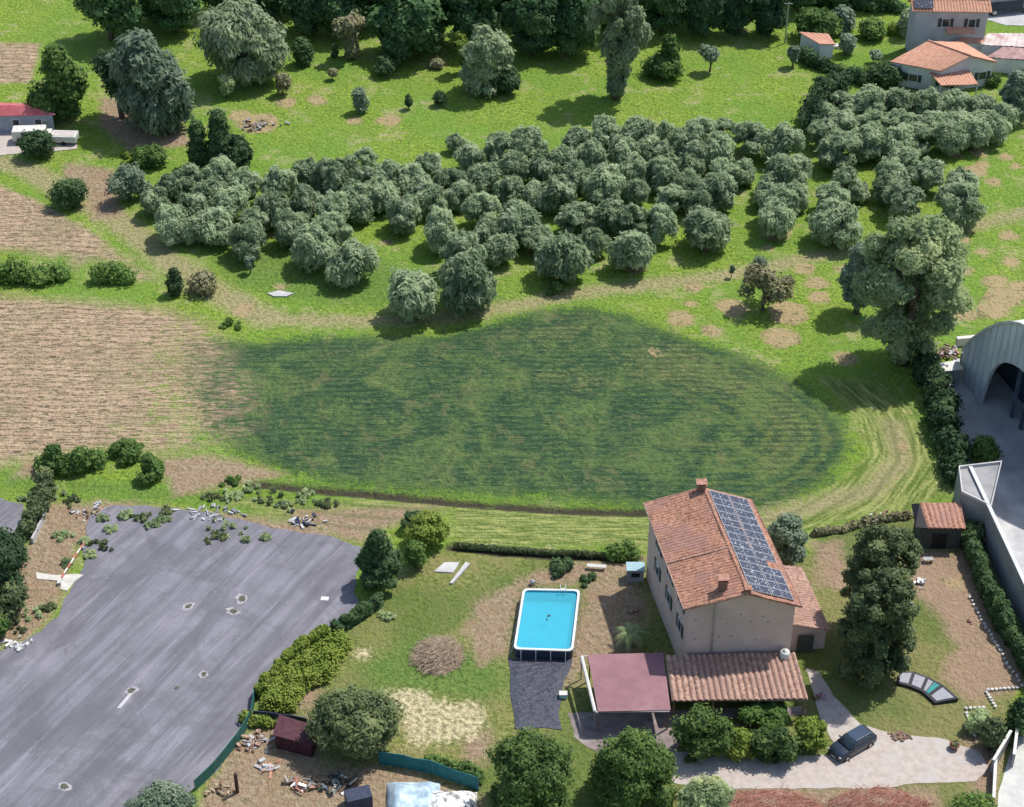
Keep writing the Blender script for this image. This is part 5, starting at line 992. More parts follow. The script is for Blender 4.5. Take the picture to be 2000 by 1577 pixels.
# ---------------- car
def make_car(x, y, rz, col, label):
    root = empty('parked_car', P(x, y), rz, label, 'car'); paint = mat('car_paint', col, tuple(q * 1.2 for q in col), .6, .22, spec=.6)
    def loft(secs, mt_, nm, par):       # secs: (x, halfwidth, z_low, z_high, tuck)
        mb = MB(); vs = []; k = 10
        for x_, hw, zl, zh, tk_ in secs: vs += [(x_, -hw * .94, zl), (x_, -hw, zl + .12), (x_, -hw, zl + (zh - zl) * .6), (x_, -hw * tk_, zh - .05), (x_, -hw * tk_ + .1, zh), (x_, hw * tk_ - .1, zh), (x_, hw * tk_, zh - .05), (x_, hw, zl + (zh - zl) * .6), (x_, hw, zl + .12), (x_, hw * .94, zl)]
        n_ = len(secs); fs = [(i * k + j, (i + 1) * k + j, (i + 1) * k + (j + 1) % k, i * k + (j + 1) % k) for i in range(n_ - 1) for j in range(k)] + [tuple(range(k))[::-1][::-1], tuple((n_ - 1) * k + j for j in range(k))[::-1]]
        return mb.add(vs, fs).obj(nm, mt_, par, smooth=True, bevel=0)
    bd = loft([(2.22, .70, .35, .62, .9), (2.12, .82, .25, .80, .92), (1.7, .88, .22, .94, .92), (1.1, .90, .22, 1.03, .92), (.9, .90, .22, 1.06, .94), (-1.9, .90, .22, 1.08, .94), (-2.15, .86, .28, 1.02, .93), (-2.22, .78, .4, .85, .9)], paint, 'body', root)
    gl = loft([(1.12, .78, 1.0, 1.07, .9), (.42, .79, 1.0, 1.5, .82), (.2, .79, 1.0, 1.56, .82), (-1.5, .79, 1.0, 1.55, .82), (-1.85, .78, 1.0, 1.35, .84), (-2.05, .76, 1.0, 1.1, .88)], M_glass, 'windows', root)
    rf = MB(); rf.hexa([(.30, -.60, 1.545), (.30, .60, 1.545), (-1.6, .60, 1.54), (-1.6, -.60, 1.54)][::-1], [(.22, -.56, 1.61), (.22, .56, 1.61), (-1.55, .56, 1.6), (-1.55, -.56, 1.6)][::-1]).obj('roof', mat('roof_paint', tuple(q * 2.6 for q in col), tuple(q * 3.2 for q in col), .6, .2, spec=.7), root)
    rr_ = MB()
    for s in (-1, 1): rr_.tube([(.2, s * .60, 1.64), (-1.5, s * .60, 1.63)], .025, 5)
    rr_.obj('roof_rails', M_metal, root)
    pl_ = MB()
    for s in (-1, 1):
        pl_.tube([(1.1, s * .73, 1.05), (.35, s * .655, 1.53)], .035, 5); pl_.tube([(-.35, s * .8, 1.04), (-.4, s * .66, 1.54)], .035, 5); pl_.tube([(-1.35, s * .8, 1.04), (-1.45, s * .66, 1.54)], .04, 5)
    pl_.obj('pillars', paint, root)
    for s in (-1, 1):
        MB().box((2.08, s * .62, .70), (.16, .34, .14), s * -.3).obj('headlight', M_rim, root, bevel=.03); MB().box((-2.17, s * .68, .86), (.08, .24, .2)).obj('tail_light', mat('red_lens', (.25, .01, .01)), root, bevel=.02)
        MB().box((.62, s * .98, 1.08), (.14, .2, .13)).obj('mirror', paint, root, bevel=.03)
        for wx in (1.38, -1.38):
            tb_ = MB(); tb_.tube([(wx, s * .72, .33), (wx, s * .915, .33)], .33, 18); ty = tb_.obj('wheel', mat('tyre', (.015, .015, .016), None, 3, .9), root); MB().tube([(wx, s * .90, .33), (wx, s * .925, .33)], .2, 12).obj('rim', M_metal, ty)
    MB().box((2.20, 0, .52), (.06, .9, .16)).obj('grille', M_black, root); MB().box((2.235, 0, .42), (.02, .5, .11)).obj('number_plate', M_white, root)
    return root
make_car(1663, 1462, math.atan2(-2.1, -3.0), (.018, .026, .042), 'dark blue-black estate car parked on the gravel driveway')
# ---------------- green fence of netting
M_net = mat('green_netting', (.018, .085, .075), (.035, .13, .11), 1.2, .7, contrast=(.3, .7)); M_post = mat('fence_post', (.10, .14, .12), (.18, .22, .2))
def fence(name, line, hh, label, mt_=M_net, t=.03):
    q = [P(x, y) for x, y in line]; root = empty(name, q[0], 0, label, 'fence'); mb = MB()
    for a_, b_ in zip(q, q[1:]):
        n_ = max(2, int((b_ - a_).length / .5)); d = (b_ - a_).normalized(); s = Vector((-d.y, d.x, 0)); L = [a_.lerp(b_, i / n_) for i in range(n_ + 1)]
        for p0, p1 in zip(L, L[1:]):
            o0 = s * .10 * mnoise.noise(p0 * .9); o1 = s * .10 * mnoise.noise(p1 * .9); z0_, z1_ = (hh + .12 * mnoise.noise(p * .6) for p in (p0, p1))
            mb.hexa([p0 + s * t, p1 + s * t, p1 - s * t, p0 - s * t][::-1], [up(p0 + s * t + o0, z0_), up(p1 + s * t + o1, z1_), up(p1 - s * t + o1, z1_), up(p0 - s * t + o0, z0_)][::-1])
    part(mb, 'netting', mt_, root)
    for p in q: part(MB().tube([up(p, 0), up(p, hh + .15)], .04, 6), 'post', M_post, root)
    return root
fence('netting_fence', [(745, 1178), (712, 1200), (680, 1222), (650, 1238), (604, 1264), (562, 1290), (528, 1330), (498, 1364), (492, 1408), (463, 1455), (420, 1508), (382, 1545)], 1.25, 'dark green netting fence curving along the right edge of the asphalt lot')
fence('netting_fence', [(740, 1492), (790, 1500), (845, 1512), (880, 1525), (935, 1545)], 1.6, 'teal netting fence stretched behind the white tarpaulin at the bottom', mat('teal_netting', (.012, .10, .11), (.03, .15, .16)))
fence('wire_fence', [(497, 1408), (540, 1412), (600, 1424)], 1.3, 'dark screen fence below the reed hedge', M_side)
# low wall left between the lots
wl_ = MB(); q = [P(92, 985), P(80, 1025), P(62, 1062)]
for a_, b_ in zip(q, q[1:]): wbox(wl_, a_, b_, 0, .7, .22)
tag(wl_.obj('low_wall', M_conc), 'low pale concrete wall dividing the two asphalt lots at the left', 'wall')
# barrier pole lying at the lot and cream concrete pads
br = empty('barrier_pole', P(140, 1105), 0, 'red and white barrier pole lying along the left edge of the asphalt lot', 'barrier')
b0, b1 = P(163, 1062, .35), P(112, 1140, .35)
for k in range(8): part(MB().tube([b0.lerp(b1, k / 8), b0.lerp(b1, (k + 1) / 8)], .09, 8), 'section', M_white if k % 2 else mat('red_paint', (.42, .12, .09), (.5, .17, .13)), br)
for e_ in (.06, .94): p = b0.lerp(b1, e_); part(MB().box((p.x, p.y, .14), (.35, .35, .28)), 'support', M_conc, br)
slab('concrete_pad', [(70, 1119), (110, 1125), (150, 1122), (163, 1124), (147, 1136), (131, 1155), (118, 1152), (120, 1136), (72, 1132)], .08, mat('cream_concrete', (.42, .40, .36), (.58, .56, .51), 1.5), 'cream concrete pad at the lower end of the barrier pole', 'pad')
for i, (x, y, a_, l) in enumerate([(368, 1185, 1.0, 'left of the paired white-ringed potholes on the asphalt lot'), (472, 1170, 1.3, 'upper right white-ringed pothole of the pair on the asphalt lot'), (455, 1195, 1.1, 'lower white-ringed pothole directly under the upper one'), (257, 1350, 1.0, 'white-ringed pothole with a white streak in the middle of the asphalt lot'), (398, 1318, .9, 'faint pothole right of the streaked one on the asphalt lot'), (125, 1538, 1.1, 'dark drain hole near the bottom of the asphalt lot'), (345, 1345, .7, 'small dark hole between the two potholes in the middle of the lot')]):
    p = P(x, y); ro = empty('pothole', p, .7 + i, l, 'pothole', 'potholes in the asphalt lot'); rs = random.Random(i)
    def blob(r, z, jj): return [(math.cos(6.283 * k / 14) * r * (1 + jj * rs.uniform(-1, 1)) * 1.2, math.sin(6.283 * k / 14) * r * (1 + jj * rs.uniform(-1, 1)) * .9) for k in range(14)]
    if i != 6: MB().prism(blob(.50 * a_, 0, .35), .0, .058).obj('rim', mat('pale_dust', (.26, .25, .27), (.38, .37, .38), 2.5), ro)
    MB().prism(blob(.3 * a_, 0, .3), .0, .066).obj('hole', mat('hole_dark', (.05, .06, .04), (.12, .12, .09), 4), ro)
slab('white_marking', [(628, 1166), (643, 1167), (641, 1174), (626, 1173)], .06, M_white, 'small white painted rectangle near the right edge of the asphalt lot', 'marking')
slab('white_marking', [(228, 1384), (236, 1384), (258, 1358), (252, 1356)], .06, mat('chalk', (.40, .39, .40), (.5, .49, .49), 4), 'pale streak running down-left from the middle pothole', 'marking')
slab('manhole_cover', [(522, 574), (545, 569), (575, 574), (560, 580), (535, 580)], .1, M_conc, 'pale flat stone slab on the grass in front of the grove', 'slab')
# ---------------- junk yard at the bottom
sh = empty('maroon_shed', P(580, 1475), 0, 'dark maroon metal shed under the large round olive tree', 'shed')
q = [P(540, 1462), P(610, 1480), P(622, 1450), P(552, 1428)]; mb = MB(); mb.hexa(q, [up(p, 1.7) for p in q]); part(mb, 'wall', mat('dark_maroon', (.04, .014, .022), (.07, .024, .034)), sh)
mb = MB(); c = sum(q, Vector()) / 4; q2_ = [c + (p - c) * 1.12 for p in q]; mb.hexa([up(p, 1.7 + (.15 if k > 1 else 0)) for k, p in enumerate(q2_)], [up(p, 1.76 + (.15 if k > 1 else 0)) for k, p in enumerate(q2_)]); part(mb, 'roof', mat('maroon_roof', (.06, .022, .032), (.10, .04, .05)), sh)
tag(MB().tube([P(464, 1548), up(P(464, 1548), 2.4)], .16, 8).obj('wooden_post', mat('dark_post', (.05, .03, .03), (.08, .05, .045))), 'dark thick post standing alone in the sandy yard at the bottom left', 'post')
junk('scrap_pile', 590, 1535, 1.5, 16, [M_wood, M_rd2, M_metal], 'rusty scrap heap with a white sheet in the bottom yard below the maroon shed', 'pile', 31, .6, 1.6)
junk('scrap_pile', 520, 1500, 1.1, 8, [M_tile3, M_conc], 'pale orange boards lying left of the maroon shed', 'pile', 32, .2, 1.8)
def tarp(name, x0, x1, y0, y1, hh, mt_, label, seed, ribs=0):
    g = MB(); vs = []; N1, N2 = 40, 26; p0 = P((x0 + x1) / 2, y1)
    for j in range(N2 + 1):
        for i in range(N1 + 1):
            u, v = i / N1, j / N2; p = P(x0 + (x1 - x0) * u, y1 + (y0 - y1) * v); e = min(1, min(u, 1 - u) * 6) * min(1, min(v, 1 - v) * 4)
            z = .03 + hh * e ** .6 * (1 + .25 * mnoise.noise(Vector((p.x * .9, p.y * .9, seed)))) + .12 * mnoise.noise(Vector((p.x * 3, p.y * 3, seed))) * e
            if ribs: z += .12 * abs(math.sin(u * ribs * math.pi)) * e
            vs.append((p.x, p.y, z))
    g.add(vs, [(j * (N1 + 1) + i, j * (N1 + 1) + i + 1, (j + 1) * (N1 + 1) + i + 1, (j + 1) * (N1 + 1) + i) for j in range(N2) for i in range(N1)])
    return tag(g.obj(name, mt_, smooth=True), label, 'tarpaulin')
tarp('tarpaulin', 755, 860, 1530, 1650, 1.3, mat('blue_tarp', (.27, .38, .46), (.50, .60, .66), 1.2, .5, contrast=(.4, .6)), 'pale blue tarpaulin over a heap at the bottom edge', 3)
tarp('tarpaulin', 830, 932, 1548, 1660, 1.4, mat('white_tarp', (.22, .21, .22), (.74, .73, .71), 1.5, .5, contrast=(.40, .52)), 'white ribbed tarpaulin with dark folds at the bottom edge', 4, 5)
tag(MB().box(P(700, 1560, .7), (2.2, 1.4, 1.4), .3).obj('crate', M_side, bevel=.05), 'dark blue crate-like box in the shade under the round olive', 'crate')
# ---------------- grey wall, warehouse roof and arched hangar at the right edge
WH = 4.6
top = [P(1893, 912, WH), P(1960, 1055, WH), P(2008, 1158, WH), P(2120, 1400, WH)]
wall = MB()
for a_, b_ in zip(top, top[1:]): wbox(wall, (a_.x, a_.y), (b_.x, b_.y), 0, WH, .25)
wq = empty('boundary_wall', up(top[0], 0), 0, 'long high grey concrete wall with a pale coping running off the right edge', 'wall')
part(wall, 'wall', M_wallg, wq); mb = MB()
for a_, b_ in zip(top, top[1:]):
    d = (b_ - a_).normalized(); s = Vector((-d.y, d.x, 0)); mb.hexa([a_ - s * .06, b_ - s * .06, b_ + s * .31, a_ + s * .31], [p + Vector((0, 0, .08)) for p in (a_ - s * .06, b_ - s * .06, b_ + s * .31, a_ + s * .31)])
part(mb, 'coping', mat('pale_coping', (.5, .5, .5), (.62, .62, .61)), wq)
an = empty('concrete_annex', up(top[0], 0), 0, 'flat-topped grey concrete block at the upper end of the long wall', 'annex')
z_ = 4.55; q = [P(1878, 962, z_), P(1936, 990, z_), P(1957, 902, z_), P(1872, 912, z_)]; q = [Vector((p.x, p.y, 0)) for p in q]
mb = MB(); mb.hexa(q, [up(p, z_ - .15) for p in q]); part(mb, 'wall', M_wallg, an)
mb = MB(); c = sum(q, Vector()) / 4
for i in range(4):
    a_, b_ = q[i], q[(i + 1) % 4]; mb.hexa([up(a_, z_ - .15), up(b_, z_ - .15), up(b_.lerp(c, .06), z_ - .15), up(a_.lerp(c, .06), z_ - .15)], [up(a_, z_ + .15), up(b_, z_ + .15), up(b_.lerp(c, .06), z_ + .15), up(a_.lerp(c, .06), z_ + .15)])
part(mb, 'parapet', M_conc, an)
# hangar
h0 = P(1872, 735); h1 = P(2003, 905); hd = (h1 - h0).normalized(); hn = Vector((hd.y, -hd.x, 0)); hn = hn if hn.y < 0 else -hn
SPAN = 28.0; hg = empty('arched_hangar', h0, 0, 'big grey arched hangar with a dark curved opening at the right edge', 'hangar')
def arch(s, wd=SPAN, rise=11.2, base=3.4): t = min(1, max(0, s / wd)); return base + rise * math.sin(math.pi * t) ** .85
def hp(s, z, back=0.0): return h0 + hd * s - hn * back + Vector((0, 0, z))
dep = 5.0; mb = MB(); N_ = 48; ss = [SPAN * i / N_ for i in range(N_ + 1)]; o0_, o1_ = 5.6, 22.0
def hole(s): t = (s - o0_) / (o1_ - o0_); return 0 if t <= 0 or t >= 1 else 9.4 * math.sqrt(max(0, 1 - (2 * t - 1) ** 2)) ** .7
for a_, b_ in zip(ss, ss[1:]):
    la, lb = hole(a_), hole(b_); mb.add([hp(a_, la), hp(b_, lb), hp(b_, arch(b_)), hp(a_, arch(a_)), hp(a_, la, .4), hp(b_, lb, .4), hp(b_, arch(b_), .4), hp(a_, arch(a_), .4)], [(0, 1, 2, 3), (7, 6, 5, 4), (0, 4, 5, 1)])
part(mb, 'front_wall', mat('blue_grey_wall', (.42, .47, .52), (.62, .66, .69), .35, .85, .03, c3=(.36, .42, .43), contrast=(.42, .6), stretch=(1, 1, .35)), hg)
mb = MB()
for a_, b_ in zip(ss, ss[1:]):
    mb.hexa([hp(a_, arch(a_) , -.1), hp(b_, arch(b_), -.1), hp(b_, arch(b_), dep), hp(a_, arch(a_), dep)], [hp(a_, arch(a_) + .18, -.1), hp(b_, arch(b_) + .18, -.1), hp(b_, arch(b_) + .18, dep), hp(a_, arch(a_) + .18, dep)])
part(mb, 'vault_roof', mat('pale_roofing', (.52, .52, .51), (.68, .68, .66), .4), hg)
mb = MB(); mb.hexa([hp(0, 0), hp(0, 0, dep), hp(-.3, 0, dep), hp(-.3, 0)], [hp(0, 3.05), hp(0, 3.05, dep), hp(-.3, 3.05, dep), hp(-.3, 3.05)]); mb.hexa([hp(SPAN, 0), hp(SPAN + .3, 0), hp(SPAN + .3, 0, dep), hp(SPAN, 0, dep)], [hp(SPAN, 3.05), hp(SPAN + .3, 3.05), hp(SPAN + .3, 3.05, dep), hp(SPAN, 3.05, dep)])
mb.hexa([hp(0, 0, dep - .3), hp(SPAN, 0, dep - .3), hp(SPAN, 0, dep), hp(0, 0, dep)], [hp(0, 3, dep - .3), hp(SPAN, 3, dep - .3), hp(SPAN, 3, dep), hp(0, 3, dep)])
part(mb, 'side_wall', M_wallg, hg)
rb = MB()
for k in range(1, 23):
    s_ = k * 1.22
    if hole(s_) < arch(s_) - .6: rb.hexa([hp(s_ - .06, hole(s_), -.07), hp(s_ + .06, hole(s_), -.07), hp(s_ + .06, hole(s_), .0), hp(s_ - .06, hole(s_), .0)], [hp(s_ - .06, arch(s_) - .1, -.07), hp(s_ + .06, arch(s_) - .1, -.07), hp(s_ + .06, arch(s_) - .1, .0), hp(s_ - .06, arch(s_) - .1, .0)])
part(rb, 'wall_ribs', mat('rib_metal', (.34, .38, .42), (.46, .50, .53), .8), hg)
cr_ = MB()
for a_, b_ in zip(ss, ss[1:]): cr_.hexa([hp(a_, arch(a_) - .05, -.22), hp(b_, arch(b_) - .05, -.22), hp(b_, arch(b_) - .05, -.105), hp(a_, arch(a_) - .05, -.105)], [hp(a_, arch(a_) + .35 + .1 * mnoise.noise(Vector((a_ * 2, 0, 0))), -.22), hp(b_, arch(b_) + .35 + .1 * mnoise.noise(Vector((b_ * 2, 0, 0))), -.22), hp(b_, arch(b_) + .35, -.105), hp(a_, arch(a_) + .35, -.105)])
part(cr_, 'roof_edge', mat('pale_edge', (.40, .41, .42), (.60, .60, .59), 1.5), hg)
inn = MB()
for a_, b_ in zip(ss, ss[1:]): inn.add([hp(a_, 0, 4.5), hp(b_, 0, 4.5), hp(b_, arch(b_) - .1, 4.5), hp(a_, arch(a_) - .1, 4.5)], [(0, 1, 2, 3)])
part(inn, 'inner_wall', mat('interior_shade', (.03, .045, .07), (.08, .10, .13), .4, .8), hg)  # back wall added in near-black so the opening looks unlit inside
for k, s in enumerate((8.5, 10.6, 12.8)): part(MB().box(hp(s, 3.4, 2.2), (.35, .35, 6.8)), 'column', mat('steel_blue', (.06, .09, .13), (.10, .13, .18)), hg)
yb = empty('yard_cabin', P(1832, 780), 0, 'small white-roofed cabin between the dark hedge and the hangar yard', 'cabin')
MB().box((0, 0, 1.1), (1.7, 1.5, 2.2), .4).obj('wall', M_wallg, yb); MB().box((0, 0, 2.26), (2.1, 1.9, .1), .4).obj('roof', M_conc, yb)
yb = empty('yard_cabin', P(1850, 748), 0, 'second white-roofed cabin, nearer the rubble heap', 'cabin')
MB().box((0, 0, 1.1), (2.2, 1.3, 2.2), .2).obj('wall', M_wallg, yb); MB().box((0, 0, 2.26), (2.5, 1.7, .1), .2).obj('roof', M_white, yb)
mb = MB(); a_, b_ = P(1868, 678), P(2120, 655); wbox(mb, a_, b_, 0, 1.1, .5); tag(mb.obj('parapet_wall', M_white), 'low white wall along the far side of the hangar yard', 'wall')
# bottom right gate walls
for ln, hh, l in (([(1938, 1510), (1972, 1452)], 1.5, 'grey gate wing wall left of the gate at the bottom right'), ([(1940, 1577), (1944, 1500)], 1.1, 'pale low wall running down from the gate wing wall'), ([(1978, 1500), (1985, 1440)], 1.6, 'grey gate wing wall right of the gate at the bottom right')):
    mb = MB(); a_, b_ = P(*ln[0]), P(*ln[1]); wbox(mb, a_, b_, 0, hh, .22); r_ = empty('gate_wall', a_, 0, l, 'wall'); part(mb, 'wall', M_wallg, r_); mb = MB(); wbox(mb, a_, b_, hh + .002, hh + .09, .26); part(mb, 'coping', M_white, r_)
mb = MB(); 
for a_, b_ in (((1882, 1386), (1925, 1384)), ((1886, 1392), (1905, 1440)), ((1925, 1350), (1990, 1345)), ((1925, 1352), (1945, 1385))):
    q0_, q1_ = P(*a_), P(*b_); n_ = max(2, int((q1_ - q0_).length / .35))
    r_ = empty('stone_border', q0_, 0, 'border of pale stones %s' % {(1882, 1386): 'along the top of the bed by the gate', (1886, 1392): 'down the left side of the bed by the gate', (1925, 1350): 'at the lower end of the brown earth, nearest the right edge', (1925, 1352): 'short leg between the two bed borders near the gate'}[a_], 'border'); mb = MB(); rs = random.Random(a_[0] + a_[1])
    for i in range(n_): p = q0_.lerp(q1_, (i + .5) / n_); part(MB().box((p.x, p.y, .12), (.3, .24, .24), rs.uniform(0, 3), rs.uniform(-.2, .2)), 'stone', M_white if i % 3 else M_conc, r_, bevel=.04)
mb = MB(); pts = [P(1893, 1165), P(1915, 1210), P(1945, 1260), (P(1975, 1310)), P(2000, 1345)]; rs = random.Random(3); r_ = empty('stone_border', pts[0], 0, 'long line of white stones along the foot of the ivy hedge', 'border')
for a_, b_ in zip(pts, pts[1:]):
    n_ = int((b_ - a_).length / .5)
    for i in range(n_): p = a_.lerp(b_, (i + .5) / n_); part(MB().box((p.x + rs.uniform(-.1, .1), p.y, .12), (rs.uniform(.2, .4), .24, .24), rs.uniform(0, 3), .1), 'stone', M_white if rs.random() < .6 else M_conc, r_, bevel=.04)
# ---------------- houses upper right
def gable_house(name, E, he, hr, label, roofm, wallm, over=.4, wins=(), ridge_uv=(.5, .5), chim=None):
    "E: eave corners near-left, near-right, far-right, far-left in world; ridge runs from the middle of the 0-1 side to the 2-3 side"
    E = [Vector((p[0], p[1], 0)) for p in E]; c = sum(E, Vector()) / 4; root = empty(name, c, 0, label, 'house'); W_ = [p + (c - p).normalized() * over * 1.3 for p in E]
    r0 = W_[0].lerp(W_[1], ridge_uv[0]); r1 = W_[3].lerp(W_[2], ridge_uv[1]); mb = MB(); mb.hexa(W_, [up(p, he) for p in W_]); mb.add([up(W_[0], he), up(W_[1], he), up(r0, hr - .12)], [(0, 1, 2)]); mb.add([up(W_[2], he), up(W_[3], he), up(r1, hr - .12)], [(0, 1, 2)]); part(mb, 'wall', wallm, root)
    R0, R1 = up(E[0].lerp(E[1], ridge_uv[0]), hr), up(E[3].lerp(E[2], ridge_uv[1]), hr)
    wave_roof('roof', up(E[0], he - .05), up(E[3], he - .05), R1, R0, roofm, root, .45, .05, .14, 8); wave_roof('roof', up(E[2], he - .05), up(E[1], he - .05), R0, R1, roofm, root, .45, .05, .14, 8)
    mb = MB(); mb.tube([R0 + Vector((0, 0, .08)), R1 + Vector((0, 0, .08))], .15, 6); part(mb, 'ridge_tiles', roofm, root)
    for (i, s, z, w_, h_) in wins: window(root, W_[i], W_[(i + 1) % 4], s, z, w_, h_)
    if chim: chimney(chim, .7, 1.3, root)
    return root, W_
# bungalow: ridge roughly along view, from photo corners
z = 3.6; e = [P(1836, 138, z), P(1946, 118, z), P(1888, 86, z), P(1742, 118, z)]
e = [P(1838, 139, z), P(1948, 122, z), P(1880, 82, z), P(1738, 120, z)]
bgl, Wb = gable_house('bungalow', e, z, 5.2, 'white bungalow with a broad orange tile roof above the block of olives', M_tile3, M_wallw, .4, [(3, 3.0, 1.6, 1.2, 1.1), (3, 7.5, 1.6, 1.4, 1.2), (0, 6.5, 1.7, 1.2, 1.2)], (.5, .5), None)
pw = empty('tiled_porch', P(1860, 165), 0, 'low orange tiled porch on the near side of the bungalow', 'porch')
t0, t1, t2, t3 = P(1838, 168, 2.3), P(1910, 165, 2.3), P(1893, 138, 2.9), P(1816, 142, 2.9); wave_roof('roof', t0, t1, t2, t3, M_tile3, pw, .45, .05, .1, 6)
for p in (t0, t1, t2, t3): part(MB().box((p.x, p.y + .3, p.z / 2 - .1), (.2, .2, p.z - .2)), 'post', M_wallw, pw)
mb = MB(); wbox(mb, (t3.x + .3, t3.y - .25), (t2.x - .3, t2.y - .25), 0, 2.6, .2); part(mb, 'back_wall', M_wallw, pw)
# two storey house behind
z = 7.2; e = [P(1782, 22, z), P(1938, 24, z), P(1925, 4, z), P(1772, 2, z)]
e2 = [e[1], e[2], e[3], e[0]]
uh, Wu = gable_house('two_storey_house', [e[0], e[3], e[2], e[1]][::-1], z, 8.4, 'tall two-storey house with an orange roof and a blue solar corner at the top right', M_tile3, mat('lilac_wall', (.40, .38, .42), (.50, .48, .52), .5), .4, [], (.5, .5), None)
a_, b_ = Wu[3], Wu[0]
for s, zz in ((4.5, 5.4), (8.2, 5.4), (8.5, 2.0), (10.5, 2.0)): window(uh, a_, b_, s, zz, 1.0, 1.3)
l0, l1 = Vector((Wu[3].x + 4.6, Wu[3].y - 1.3, 4.3)), Vector((Wu[3].x + 8.6, Wu[3].y - 1.3, 4.3)); wave_roof('balcony_roof', l0, l1, l1 + Vector((0, 1.3, .5)), l0 + Vector((0, 1.3, .5)), M_tile3, uh, .45, .05, .1, 4)
sp_ = [bil(up(e[0], z), up(e[1], z), up((e[1] + e[2]) / 2, 8.4), up((e[0] + e[3]) / 2, 8.4), u, v) + Vector((0, -.08, .22)) for u, v in ((.03, .15), (.27, .15), (.27, .85), (.03, .85))]
part(MB().hexa(sp_, [p + Vector((0, 0, .05)) for p in sp_]), 'solar_panel', M_cell, uh)
gw = empty('garage', P(1890, 95), 0, 'single-slope orange garage roof tucked below the two-storey house', 'garage')
g0, g1, g2, g3 = P(1858, 86, 2.6), P(1922, 84, 2.6), P(1925, 70, 3.2), P(1878, 72, 3.2); wave_roof('roof', g0, g1, g2, g3, M_tile3, gw, .45, .05, .1, 5); mb = MB(); mb.hexa([up(p, 0) + Vector((0, s_, 0)) for p, s_ in ((g0, .3), (g1, .3), (g2, -.3), (g3, -.3))], [up(p, p.z - .2) + Vector((0, s_, 0)) for p, s_ in ((g0, .3), (g1, .3), (g2, -.3), (g3, -.3))]); part(mb, 'wall', M_wallw, gw)
gp = empty('flat_roofed_shed', P(1965, 100), 0, 'wide low building with a pale patchy roof at the right edge near the houses', 'building')
g0, g1, g2, g3 = P(1915, 88, 2.6), P(2060, 96, 2.6), P(2060, 66, 2.8), P(1928, 66, 2.8); q = [g0, g1, g2, g3]
wave_roof('roof', g0, g1, g2, g3, mat('patchy_sheet', (.45, .36, .34), (.62, .56, .53), .7, c3=(.36, .2, .19)), gp, .8, .05, .1, 6); mb = MB(); c = sum(q, Vector()) / 4; mb.hexa([up(p.lerp(c, .05), 0) for p in q], [up(p.lerp(c, .05), p.z - .15) for p in q]); part(mb, 'wall', M_wallw, gp)
g0, g1, g2, g3 = P(1925, 112, 2.3), P(2060, 122, 2.3), P(2060, 100, 2.5), P(1958, 92, 2.5); q = [g0, g1, g2, g3]; gp = empty('red_roofed_shed', (g0 + g1) / 2, 0, 'low shed with a rusty red roof in front of the pale patchy roof', 'shed')
wave_roof('roof', g0, g1, g2, g3, mat('rusty_sheet', (.27, .15, .15), (.40, .27, .26), .9), gp, .8, .05, .1, 6); mb = MB(); c = sum(q, Vector()) / 4; mb.hexa([up(p.lerp(c, .06), 0) for p in q], [up(p.lerp(c, .06), p.z - .15) for p in q]); part(mb, 'wall', M_wallw, gp)
th = empty('tiled_hut', P(1605, 95), 0, 'small hut with a pinkish tile roof at the head of the long dark hedge', 'hut')
g0, g1, g2, g3 = P(1602, 87, 2.4), P(1632, 87, 2.2), P(1618, 67, 2.9), P(1560, 63, 2.9); wave_roof('roof', g0, g1, g2, g3, M_tile3, th, .45, .05, .1, 5)
q = [g0, g1, g2, g3]; c = sum(q, Vector()) / 4; mb = MB(); mb.hexa([up(p.lerp(c, .12), 0) for p in q], [up(p.lerp(c, .12), p.z - .15) for p in q]); part(mb, 'wall', M_wallw, th)
slab('hut_terrace', [(1600, 95), (1640, 96), (1636, 90), (1604, 88)], .4, M_white, 'white terrace step in front of the tiled hut', 'terrace')
ut = empty('utility_pole', P(1533, 84), 0, 'pale slender pole standing against the dark wood at the top', 'pole')
MB().tube([(0, 0, 0), (0, 0, 6.4)], [.13, .08], 8).obj('pole', M_metal, ut); MB().box((0, 0, 6.2), (1.2, .1, .1)).obj('crossarm', M_metal, ut)
# truck at the top right corner
tr_ = empty('truck', P(1958, 24), R(12), 'dark truck with a big pale wheel at the top right corner', 'truck')
MB().box((0, 0, 1.5), (5.4, 2.2, 1.7)).obj('body', mat('truck_dark', (.04, .045, .06), (.07, .075, .09)), tr_, bevel=.1); MB().box((3.3, 0, 1.4), (1.5, 2.1, 1.9)).obj('cab', M_wallg, tr_, bevel=.15)
for wx in (-1.8, 3.2):
    for s in (-1, 1): ty = MB().tube([(wx, s * .8, .55), (wx, s * 1.12, .55)], .55, 16).obj('wheel', M_black, tr_); MB().tube([(wx, s * 1.1, .55), (wx, s * 1.15, .55)], .36, 12).obj('rim', M_metal, ty)
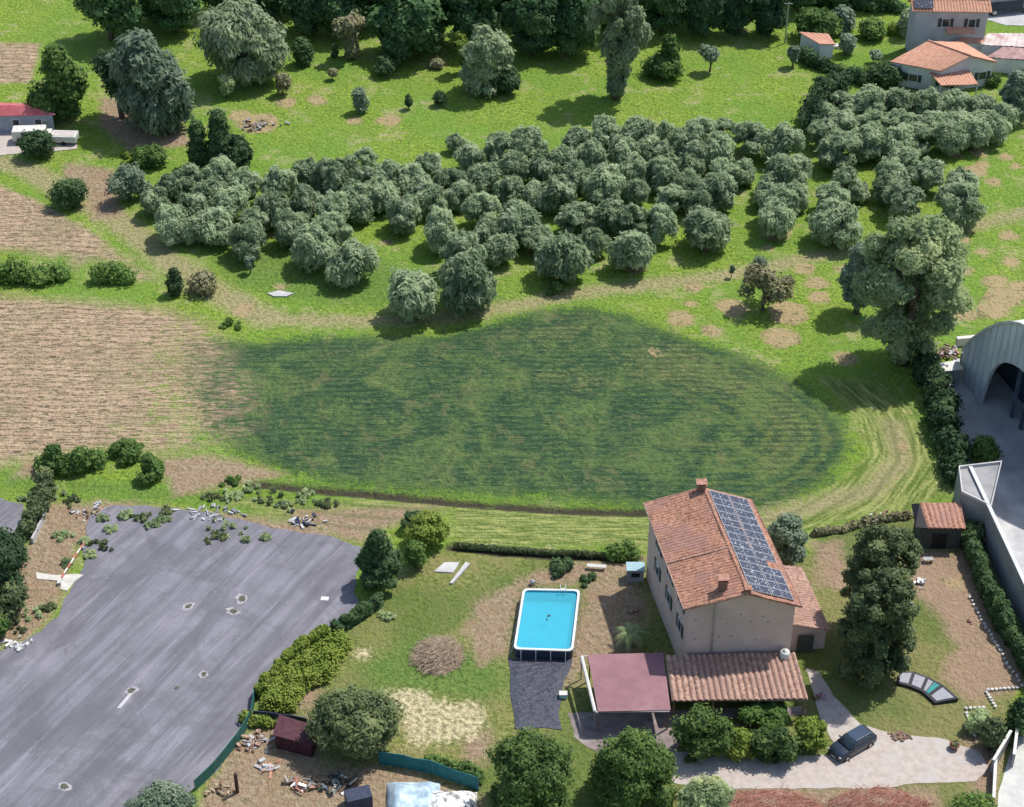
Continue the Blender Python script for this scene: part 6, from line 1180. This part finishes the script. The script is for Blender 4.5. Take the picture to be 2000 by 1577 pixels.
# ---------------- shack upper left
rs_ = empty('red_roofed_shack', P(40, 245), 0, 'shack with a low red sheet roof at the left edge below the triangular tree', 'shack')
z = 2.6; f = [P(-50, 228, z), P(108, 224, z), P(78, 202, z), P(-50, 200, z)]; r0, r1 = P(-50, 206, 3.6), P(48, 206, 3.6)
M_red = mat('red_sheet', (.40, .075, .09), (.52, .15, .16), .5, .6, c3=(.45, .28, .30))
for nm, q in (('roof', [f[0], f[1], r1, r0]), ('roof', [f[1], f[2], r1]), ('roof', [f[2], f[3], r0, r1])):
    n_ = len(q); part(MB().add(list(q) + [p - Vector((0, 0, .08)) for p in q], [tuple(range(n_)), tuple(range(n_, 2 * n_))[::-1]] + [(n_ + i, n_ + (i + 1) % n_, (i + 1) % n_, i) for i in range(n_)]), nm, M_red, rs_)
mb = MB(); c = sum(f, Vector()) / 4; mb.hexa([up(p.lerp(c, .07), 0) for p in f], [up(p.lerp(c, .07), 2.5) for p in f]); part(mb, 'wall', mat('shack_wall', (.25, .27, .34), (.34, .36, .42)), rs_)
for s in (2.0, 5.0): window(rs_, f[0].lerp(c, .07), f[1].lerp(c, .07), s + 3, 1.5, .9, .9, False)
cv = empty('white_van', P(60, 275), R(4), 'white van parked in front of the red-roofed shack, half behind a small tree', 'van')
MB().box((0, 0, 1.15), (4.4, 1.9, 1.5)).obj('body', M_white, cv, bevel=.15); MB().box((2.5, 0, .85), (.9, 1.8, .9)).obj('bonnet', M_white, cv, bevel=.12); MB().box((.4, -.96, 1.45), (2.6, .03, .5)).obj('window', M_glass, cv)
for wx in (-1.4, 1.7):
    for s in (-1, 1): MB().tube([(wx, s * .75, .34), (wx, s * .97, .34)], .34, 14).obj('wheel', M_black, cv)
cr2 = empty('white_trailer', P(128, 278), R(-3), 'low white trailer right of the small dark tree by the shack', 'trailer')
MB().box((0, 0, .85), (3.4, 1.9, .9)).obj('body', M_white, cr2, bevel=.05); MB().box((0, 0, 1.31), (2.9, 1.5, .05)).obj('cover', mat('trailer_cover', (.42, .38, .37), (.52, .48, .46)), cr2)
for s in (-1, 1): MB().tube([(0, s * .85, .3), (0, s * 1.0, .3)], .3, 12).obj('wheel', M_black, cr2)

junk('scrap_pile', 500, 1450, 1.6, 14, [M_conc, M_wood, M_tile2], 'pale rubble and boards between the netting fence and the maroon shed', 'pile', 41, .25, 1.5)
junk('scrap_pile', 660, 1535, 1.6, 16, [M_wood, M_metal, M_shut], 'dark clutter under the near side of the large round olive tree', 'pile', 42, .6, 1.6)
junk('scrap_pile', 430, 1545, 1.2, 12, [M_wood, M_br2], 'sandy brown debris left of the thick dark post', 'pile', 43, .2, 1.2)
junk('scrap_pile', 1895, 1215, .5, 5, [M_brick], 'a few dark bricks on the brown earth near the ivy hedge', 'pile', 44, .1, .6)
hedge('weed_bank', [(480, 1408), (540, 1416), (605, 1428)], 1.2, .7, F_lime, 'bright weeds along the screen fence above the maroon shed', 198, 110, .16, .4, 'weeds')
hedge('weed_bank', [(940, 1520), (880, 1505), (840, 1495)], 1.4, .6, F_green, 'green weeds behind the teal netting at the bottom', 199, 90, .18, .4, 'weeds')
